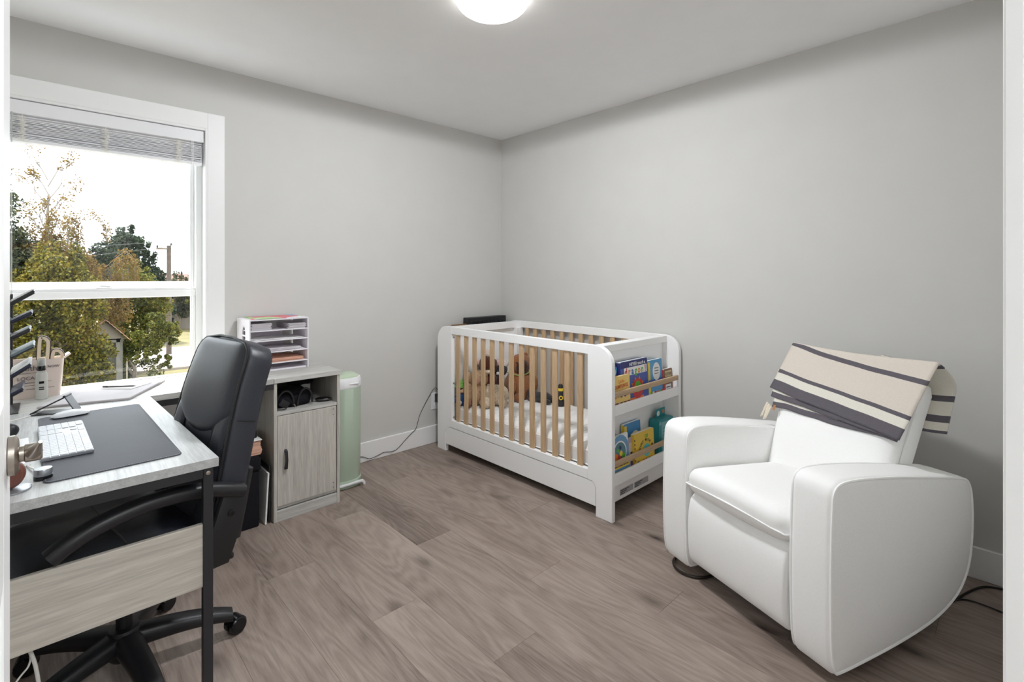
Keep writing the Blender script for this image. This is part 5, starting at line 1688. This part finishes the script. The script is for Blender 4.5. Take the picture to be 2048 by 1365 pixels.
# drape profile in the (x,z) plane of the leaning back, arclength from the front hem
def drape(d, lift, yfrac):
    """point at arclength d up the front face from the seat plane line, over the top and down behind"""
    Lf = 0.628          # front length to the crest
    th_ = 0.175 + 2 * lift
    rr_ = th_ / 2
    if d < Lf - 0.0:
        return Vector((-0.014 - lift, 0, d))
    d2 = d - Lf
    arcl = PI * rr_ * 0.80
    if d2 < arcl:
        a = d2 / arcl * PI
        return Vector((-0.014 - lift + rr_ - rr_ * math.cos(a), 0, Lf + (0.026 + 0.004) * math.sin(a) - 0.055 * d2 / arcl))
    return Vector((-0.014 - lift + 2 * rr_, 0, Lf - 0.055 - (d2 - arcl)))
def add_uv(o, uvs):
    me = o.data
    lay = me.uv_layers.new(name='UVMap')
    for lp_ in me.loops:
        lay.data[lp_.index].uv = uvs[lp_.vertex_index]
def sheet(name, y0, y1, hemL, hemR, end, lift, seed, nu=40, nv=46, hem0=0.0, wav=0.004, parent=bk, thick=0.003, taper=(0.0, 0.0)):
    uvs = []
    V = []
    for i in range(nu + 1):
        u = i / nu
        hem = hemL + (hemR - hemL) * u + wav * noise.noise(Vector((u * 5, seed, 0)))
        for j_ in range(nv + 1):
            v = j_ / nv
            d = hem + (end - hem) * v
            fr = max(0, 1 - (d - hem) / 0.5)
            y_ = y0 + (y1 - y0) * u
            y_ += (1 - fr) * (taper[0] * (1 - u) + taper[1] * u) * (1.0 if d < 0.63 else max(0.0, 1 - (d - 0.63) / 0.12))
            p = drape(d, lift, u)
            w_ = 0.0035 * noise.noise(Vector((u * 6, v * 4, seed))) + 0.005 * math.sin(u * 9 + seed) * fr * 0.4
            p.x -= abs(w_) if d < 0.63 else -abs(w_)
            sag = 0.010 * (math.sin(PI * u) - 0.5)
            p.z -= sag if d > 0.5 else 0
            q = bmx @ Vector((p.x, y_, p.z))
            V.append(q); uvs.append((u, hem0 + (d - hem)))
    W = nv + 1
    F = [(i * W + j_, (i + 1) * W + j_, (i + 1) * W + j_ + 1, i * W + j_ + 1) for i in range(nu) for j_ in range(nv)]
    mb = MB(); mb.add(V, F, smooth=True)
    o = mb.build(name, M['blanket'], parent, fixn=True, sharp=80)
    add_uv(o, uvs)
    md = o.modifiers.new('thickness', 'SOLIDIFY'); md.thickness = thick; md.offset = 0.0
    return o
# u=0 is the left edge (large y)
sheet('top_layer', 0.668, 0.105, 0.402, 0.325, 0.755, 0.016, 1.3, hem0=0.01, taper=(-0.120, -0.110))
sheet('middle_fold', 0.655, 0.112, 0.366, 0.320, 0.50, 0.010, 2.1, hem0=0.030, wav=0.006, nv=20)
sheet('lower_fold', 0.640, 0.116, 0.324, 0.316, 0.47, 0.004, 4.7, hem0=0.030, wav=0.008, nv=20)
# fall behind the near side
sheet('rear_fall', 0.24, 0.062, 0.630, 0.630, 1.02, 0.003, 6.2, nu=14, nv=26, hem0=0.62, wav=0.0, thick=0.006)
fr = MB()
rr2 = random.Random(4)
for q in range(9):
    y_ = 0.665 - q * 0.004 + rr2.uniform(-0.004, 0.004)
    z0 = 0.335 - q * 0.002
    fr.tube([bmx @ Vector((-0.028, y_, z0)), bmx @ Vector((-0.034, y_ + rr2.uniform(0, 0.012), z0 - 0.03)), bmx @ Vector((-0.030, y_ + rr2.uniform(0.0, 0.02), z0 - 0.055 - rr2.uniform(0, 0.02)))], [0.003, 0.0035, 0.002], 6)
fr.build('fringe', mat('cream_yarn', (226, 216, 198), 0.95), bk)
MB().box((-0.0335, 0.612, 0.306), (-0.0325, 0.624, 0.330), mtx=bmx).build('leather_label', mat('tan_leather', (176, 122, 78), 0.6), bk)

# floor cords by the right wall
o = MB().tube(catmull([(-0.30, -2.93, 0.004), (-0.18, -2.965, 0.004), (-0.09, -3.00, 0.004), (-0.05, -3.035, 0.004), (-0.03, -3.09, 0.004)], 6), 0.004, 8).build('floor_cord', M['cord_dark']); tag(o, 'black cord on the floor nearest the right baseboard', 'cord')
o = MB().tube(catmull([(-0.34, -2.90, 0.004), (-0.24, -2.96, 0.004), (-0.225, -3.02, 0.004), (-0.235, -3.09, 0.004)], 6), 0.003, 8).build('floor_cord', M['cord_dark']); tag(o, 'thin black cord leaving the recliner underside farther from the wall', 'cord')

# ------------------------------------------------------------------ outdoors
GZ = -2.9
def ground_mat():
    t = NT('street_ground')
    tc = t.n('ShaderNodeTexCoord')
    n1 = t.noise(tc.outputs['Object'], 0.5, 4)
    t.l(t.ramp(n1, [(0.3, lin((60, 58, 32))), (0.7, lin((98, 88, 48)))]), t.b.inputs['Base Color'])
    t.b.inputs['Roughness'].default_value = 0.95
    return t.m
EXT = 0.55   # outdoor paint values
o = struct(MB().box((-60, 2.5, GZ - 0.2), (60, 140, GZ)).build('ground', ground_mat()))
o = struct(MB().box((-30, 23.6, GZ), (40, 31.0, GZ + 0.02)).build('road', mat('pale_asphalt', (136, 125, 121), 0.9, var=0.06)))
o = struct(MB().box((-30, 22.9, GZ), (40, 23.6, GZ + 0.10)).build('curb', mat('pale_concrete', (124, 114, 104), 0.9, var=0.06)))

def leaves(name, blobs, size, m, parent, seed, squash=0.6, droop=0.0):
    rs = np.random.RandomState(seed)
    vs = []
    sub = []
    for (c, r, n) in blobs:
        if n < 400:
            sub.append((c, r, n)); continue
        k = max(6, n // 70)
        for _ in range(k):
            d0 = rs.normal(size=3); d0 /= np.linalg.norm(d0)
            f0 = rs.uniform(0.15, 1.0) ** 0.5
            cc = [c[i] + d0[i] * r[i] * f0 * 0.9 for i in range(3)]
            q = rs.uniform(0.10, 0.30)
            sub.append((cc, (r[0] * q, r[1] * q, r[2] * q * 0.75), n // k))
    for (c, r, n) in sub:
        d = rs.normal(size=(n, 3)); d /= np.linalg.norm(d, axis=1)[:, None]
        rad = rs.uniform(0.35, 1.0, n) ** 0.45
        p = np.array(c) + d * rad[:, None] * np.array(r) * (1 + 0.18 * np.sin(d[:, :1] * 7 + seed) * np.cos(d[:, 2:3] * 6))
        if droop:
            p[:, 2] -= rs.uniform(0, droop, n) ** 1.5
        a = rs.normal(size=(n, 3)); a /= np.linalg.norm(a, axis=1)[:, None]
        b = np.cross(a, rs.normal(size=(n, 3))); b /= np.linalg.norm(b, axis=1)[:, None]
        s = (size * rs.uniform(0.6, 1.3, n))[:, None]
        vs.append(np.stack([p - a * s, p + b * s * squash, p + a * s, p - b * s * squash], axis=1))
    V = np.concatenate(vs).reshape(-1, 3)
    nf = len(V) // 4
    me = bpy.data.meshes.new(name)
    me.vertices.add(len(V)); me.vertices.foreach_set('co', V.astype(np.float32).ravel())
    me.loops.add(nf * 4); me.loops.foreach_set('vertex_index', np.arange(nf * 4, dtype=np.int32))
    me.polygons.add(nf); me.polygons.foreach_set('loop_start', np.arange(0, nf * 4, 4, dtype=np.int32))
    me.update(calc_edges=True)
    me.materials.append(m)
    o = bpy.data.objects.new(name, me); C.objects.link(o); o.parent = parent
    o['kind'] = 'stuff'
    return o
def branch(mb, p, d, L_, r, depth, rs, droop=0.0):
    p = Vector(p); d = Vector(d).normalized()
    q = p + d * L_
    mid = (p + q) / 2 + Vector((rs.uniform(-1, 1), rs.uniform(-1, 1), 0)) * L_ * 0.05
    mb.tube([p, mid, q], [r, r * 0.8, r * 0.6], 5)
    if depth <= 0:
        return [q]
    tips = []
    for _ in range(rs.choice((2, 3))):
        nd = d + Vector((rs.uniform(-0.7, 0.7), rs.uniform(-0.7, 0.7), rs.uniform(-0.25, 0.35) - droop * (3 - depth)))
        tips += branch(mb, p + (q - p) * rs.uniform(0.55, 1.0), nd, L_ * rs.uniform(0.55, 0.8), r * 0.55, depth - 1, rs, droop)
    return tips + [q]
bark = mat('grey_bark', (86, 76, 66), 0.9, var=0.2)
G_yel = leaf_mat('yellow_green_leaf', [(29, 31, 13), (69, 69, 19), (109, 98, 27), (85, 60, 24)])
G_dark = leaf_mat('cedar_leaf', [(14, 23, 16), (32, 44, 29), (48, 64, 38)])
G_bush = leaf_mat('olive_leaf', [(38, 46, 16), (79, 83, 26), (120, 104, 39)])
G_grey = leaf_mat('grey_birch_leaf', [(35, 42, 32), (61, 67, 51), (92, 89, 57)])
G_brn = leaf_mat('autumn_leaf', [(74, 55, 25), (111, 85, 38), (96, 89, 42)])
G_fresh = leaf_mat('fresh_leaf', [(31, 36, 13), (66, 71, 23), (108, 100, 39)])
def tree(label, base, trunk_h, blobs, size, m, seed, r=0.12, group=None, droop=0.0, depth=1, name='tree'):
    o = thing(name, label, 'tree', base, 0, 'trees beyond the window')
    b0 = Vector(base)
    mb = MB()
    rs = random.Random(seed)
    branch(mb, (0, 0, 0), (0.03, 0.02, 1), trunk_h * 0.45, r, depth, rs)
    mb.build('trunk', bark, o, fixn=False)
    leaves('foliage', [((c[0] - b0.x, c[1] - b0.y, c[2] - b0.z), rr_, n) for c, rr_, n in blobs], size, m, o, seed, droop=droop)
    return o
tree('tall grey leaved birch rising at the left edge of the window view', (-4.1, 17.2, GZ), 5.5,
     [((-4.3, 17.2, 3.2), (1.0, 1.2, 1.3), 9000), ((-3.9, 17.0, 1.9), (0.9, 1.3, 1.1), 9000), ((-4.8, 17.4, 4.4), (1.0, 1.0, 1.2), 6000), ((-3.5, 16.8, 1.0), (0.8, 1.0, 1.0), 8000), ((-3.2, 16.8, 1.6), (0.6, 0.8, 0.7), 3500)], 0.045, G_grey, 1, 0.14)
tree('broad yellow green birch filling the left of the window view', (-2.9, 15.9, GZ), 5.0,
     [((-3.3, 15.9, 0.2), (1.0, 1.2, 1.3), 14000), ((-2.6, 15.8, 1.1), (0.75, 1.0, 1.25), 13000), ((-2.2, 15.6, 0.3), (0.65, 0.9, 1.3), 12000), ((-2.9, 15.5, -1.3), (1.3, 1.0, 1.3), 12000), ((-1.9, 15.3, -1.2), (0.6, 0.8, 1.2), 6000)], 0.045, G_yel, 2, 0.16)
# bare topped birch
bb = thing('birch', 'thin birch with bare twigs standing above the yellow tree', 'tree', (-2.85, 16.9, GZ))
mb = MB()
rs_ = random.Random(12)
mb.tube([(0, 0, 0), (0.05, 0, 3.0), (0.0, 0, 5.4), (0.05, 0, 6.6)], [0.11, 0.08, 0.05, 0.03], 6)
tips = []
for q in range(13):
    zz = 4.6 + q * 0.20
    sd = 1 if q % 2 else -1
    tips += branch(mb, (0.03, 0, zz), (sd * rs_.uniform(0.25, 0.6), rs_.uniform(-0.3, 0.3), 1.0), rs_.uniform(0.4, 0.75), 0.020, 2, rs_)
mb.build('trunk', mat('pale_bark', (120, 112, 104), 0.9, var=0.15), bb, fixn=False)
leaves('foliage', [(tuple(t_), (0.10, 0.10, 0.12), 9) for t_ in tips] + [((-0.1, 0, 4.5), (1.1, 0.6, 1.05), 9000), ((0.7, 0, 4.2), (0.6, 0.6, 0.7), 4000)], 0.038, G_brn, bb, 5)
for lab, bx_, by_, hz, sd_ in (('weeping birch bough with hanging leaves right of the bare birch', -2.30, 16.2, 3.2, 31), ('weeping autumn birch in front of the dark cedar', -1.25, 17.4, 2.0, 32)):
    wb_ = thing('weeping_birch', lab, 'tree', (bx_, by_, GZ))
    mb = MB()
    rs_ = random.Random(sd_)
    H2 = hz - GZ
    mb.tube([(-0.3, 0, 0), (-0.25, 0, H2 * 0.6), (-0.05, 0, H2 * 0.92)], [0.09, 0.05, 0.02], 6)
    blobs = []
    for q in range(16):
        a = rs_.uniform(0, 2 * PI)
        st0 = Vector((-0.2, 0, H2 * rs_.uniform(0.68, 0.92)))
        ex = Vector((math.cos(a) * rs_.uniform(0.2, 0.85) + 0.15, math.sin(a) * 0.5, 0))
        top = st0 + ex * 0.6 + Vector((0, 0, rs_.uniform(0.2, 0.5)))
        end = st0 + ex + Vector((0, 0, -rs_.uniform(0.1, 0.7)))
        pth = catmull([st0, top, st0 + ex * 0.95 + Vector((0, 0, 0.15)), end], 4)
        mb.tube(pth, 0.010, 4)
        for p_ in pth[3:]:
            blobs.append((tuple(p_), (0.12, 0.12, 0.18), 36))
    mb.build('trunk', bark, wb_, fixn=False)
    leaves('foliage', blobs + [((-0.1, 0, H2 * 0.62), (0.55, 0.5, 0.9), 5000)], 0.032, G_brn, wb_, sd_)
tree('large dark cedar in the middle of the window view', (0.5, 34.7, GZ), 6.0,
     [((0.75, 34.7, 3.2), (0.75, 1.0, 1.2), 5000), ((0.0, 34.9, 2.3), (1.1, 1.2, 1.8), 7000), ((1.3, 34.4, 2.2), (0.9, 1.0, 1.5), 6000), ((0.6, 34.4, 0.8), (1.7, 1.4, 1.7), 12000), ((1.9, 34.0, 0.4), (0.9, 1.0, 1.5), 7000), ((-0.7, 34.9, 0.8), (1.0, 1.0, 1.8), 7000), ((2.3, 34.0, -0.9), (0.9, 1.0, 1.2), 4500)], 0.075, G_dark, 6, 0.25)
tree('rounded olive tree in front of the dark cedar', (-0.5, 19.6, GZ), 1.8,
     [((-0.55, 19.4, 0.9), (0.75, 0.8, 0.95), 9000), ((-1.1, 19.5, 0.3), (0.6, 0.8, 0.9), 6500), ((0.05, 19.3, 0.35), (0.65, 0.7, 0.8), 7000), ((-0.9, 19.3, -0.9), (0.8, 0.8, 1.0), 7500), ((-0.05, 19.2, -0.7), (0.7, 0.7, 0.9), 6500)], 0.040, G_bush, 7, 0.10)
tree('small leafy green tree standing before the road', (-0.85, 12.6, GZ), 1.9,
     [((-0.72, 12.5, 0.02), (0.30, 0.35, 0.36), 1700), ((-1.02, 12.5, -0.30), (0.30, 0.3, 0.34), 1700), ((-0.62, 12.5, -0.45), (0.34, 0.3, 0.40), 1900), ((-0.45, 12.4, -0.12), (0.26, 0.3, 0.34), 1200), ((-1.0, 12.5, -0.80), (0.26, 0.3, 0.28), 1000), ((-0.62, 12.5, -0.95), (0.28, 0.3, 0.30), 900), ((-0.80, 12.5, -1.25), (0.18, 0.25, 0.22), 300)], 0.030, G_fresh, 8, 0.045, depth=1)
for i_, (lab, x_, y_, hh, w_, m_) in enumerate((('distant dark tree just left of the utility pole', 3.35, 42.0, 1.6, 0.6, G_dark), ('distant grey green tree right of the utility pole', 4.45, 41.0, 1.5, 0.7, G_grey), ('distant fresh green tree at the right edge of the glass', 5.45, 40.0, 1.4, 0.9, G_fresh))):
    tree(lab, (x_, y_, GZ), 2.5, [((x_, y_, hh - 1.0), (w_, 0.8, 1.3), 2600), ((x_ + 0.3, y_, hh - 2.2), (w_ * 1.2, 0.8, 1.3), 2600)], 0.07, m_, 40 + i_, 0.12)
hedge_ = thing('hedge', 'dark hedge under the trees behind the shelter', 'hedge', (-1.5, 20.5, GZ))
leaves('foliage', [((-2.2, 0, 0.9), (1.6, 0.8, 1.5), 12000), ((-0.2, 0, 0.8), (1.3, 0.8, 1.3), 9000), ((-4.2, 0, 1.0), (1.6, 0.8, 1.6), 9000), ((1.2, 2.0, 0.9), (1.0, 0.8, 1.2), 5000)], 0.05, leaf_mat('hedge_leaf', [(23, 29, 14), (46, 53, 25), (70, 70, 35)]), hedge_, 50)

# utility pole with wires
up = thing('utility_pole', 'wooden utility pole with crossarm beyond the trees', 'pole', (1.85, 28.2, GZ))
MB().tube([(0, 0, 0), (0, 0, 5.75)], [0.13, 0.10], 10).build('pole', mat('weathered_pole', (72, 62, 54), 0.9, var=0.2), up)
MB().box((-0.55, -0.06, 5.52), (0.05, 0.06, 5.62)).build('crossarm', mat('weathered_arm', (96, 84, 72), 0.9), up)
for x_, z_ in ((-0.5, 5.62), (0.10, 5.75)):
    MB().lathe([(0.03, z_), (0.05, z_ + 0.04), (0.03, z_ + 0.14)], 8, mtx=Matrix.Translation((x_, 0, 0))).build('insulator', M['black_metal'], up)
for q, (z0, zl, zr) in enumerate(((2.98, 2.6, 2.3), (2.70, 2.1, 2.0))):
    pts = catmull([(-9.0, 38.0, zl - 0.6), (-2.0, 31.5, zl + 0.1), (1.85, 28.2, z0), (6.0, 25.0, zr + 0.4), (12, 20, zr)], 5)
    o = MB().tube([(p.x, p.y, p.z) for p in pts], 0.012, 5).build('overhead_wire', M['black_metal'])
    tag(o, ('upper' if q == 0 else 'lower') + ' overhead wire strung from the utility pole', 'wire')

# house behind
hs_ = thing('house', 'beige house with dark red roof behind the utility pole', 'house', (6.5, 44.5, GZ))
MB().box((-3.2, -2.0, 0), (6, 4, 3.2)).build('wall', mat('beige_siding', (100, 92, 82), 0.9, var=0.05), hs_)
rfm = MB()
rfm.prism([(-2.6, 3.2), (1.0, 4.3), (4.6, 3.2), (4.6, 3.05), (-2.6, 3.05)], 'x', -3.6, 6.4)
rfm.build('roof', mat('dark_red_roof', (92, 60, 56), 0.9, var=0.1), hs_)
for x_ in (-2.0, 0.6):
    MB().box((x_, -2.03, 0.9), (x_ + 1.5, -2.0, 2.6)).build('window', mat('dark_window', (42, 40, 44), 0.3), hs_)

# little shelter with a shingle roof
sh = thing('shelter', 'small open shelter with shingled roof beside the road', 'shelter', (-1.45, 17.5, GZ))
postm = mat('grey_post', (104, 100, 92), 0.8)
for x_, y_ in ((-0.28, -0.35), (0.28, -0.35), (-0.28, 0.5), (0.42, 0.5)):
    MB().box((x_ - 0.05, y_ - 0.05, 0), (x_ + 0.05, y_ + 0.05, 2.10)).build('post', postm, sh)
MB().box((-0.33, -0.40, 2.02), (0.35, -0.32, 2.14)).build('beam', postm, sh)
MB().box((-0.28, -0.30, 0.55), (0.3, 0.45, 0.62)).build('bench', mat('dark_bench', (52, 46, 40), 0.9), sh)
MB().box((-0.26, 0.46, 0.1), (0.40, 0.50, 2.0)).build('back_wall', mat('dark_boards', (58, 56, 52), 0.9), sh)
ridge_z, eave_z = 2.78, 2.08
roofm = mat('shingle', (140, 108, 88), 0.9, var=0.25)
shg = MB()
rs_ = random.Random(9)
for side in (-1, 1):
    for r_ in range(7):
        for c_ in range(9):
            t0, t1 = r_ / 7, (r_ + 1.15) / 7
            y0_, y1_ = -0.62 + c_ * 0.155, -0.62 + c_ * 0.155 + 0.148
            xa, xb = -0.05 + side * 0.62 * t0, -0.05 + side * 0.62 * t1
            za, zb = ridge_z - (ridge_z - eave_z) * t0, ridge_z - (ridge_z - eave_z) * t1
            l_ = 0.02 + rs_.uniform(0, 0.012)
            shg.add([(xa, y0_, za), (xa, y1_, za), (xb, y1_, zb + l_), (xb, y0_, zb + l_), (xa, y0_, za - 0.02), (xa, y1_, za - 0.02), (xb, y1_, zb), (xb, y0_, zb)], [(0, 1, 2, 3), (4, 7, 6, 5), (3, 2, 6, 7), (0, 3, 7, 4), (1, 5, 6, 2)])
shg.build('shingles', roofm, sh)['kind'] = 'stuff'
gb = MB(); gb.prism([(-0.60, 2.10), (-0.05, 2.72), (0.50, 2.10)], 'y', -0.40, -0.36); gb.build('gable', mat('pale_gable', (118, 110, 98), 0.9), sh)
sg = thing('street_sign', 'thin grey street sign post at the edge of the road', 'sign', (-0.72, 19.6, GZ))
MB().tube([(0, 0, 0), (0, 0, 2.0)], 0.03, 8).build('post', M['steel'], sg)
MB().box((-0.02, -0.05, 1.7), (0.02, 0.05, 2.05)).build('plate', M['steel'], sg)
# flat roof of the storey below, outside the window
struct(MB().box((-5.2, 5.5, GZ + 0.6), (-1.6, 11.0, GZ + 1.45)).build('low_roof', mat('muted_brown_roof', (74, 60, 58), 0.95, var=0.15)))
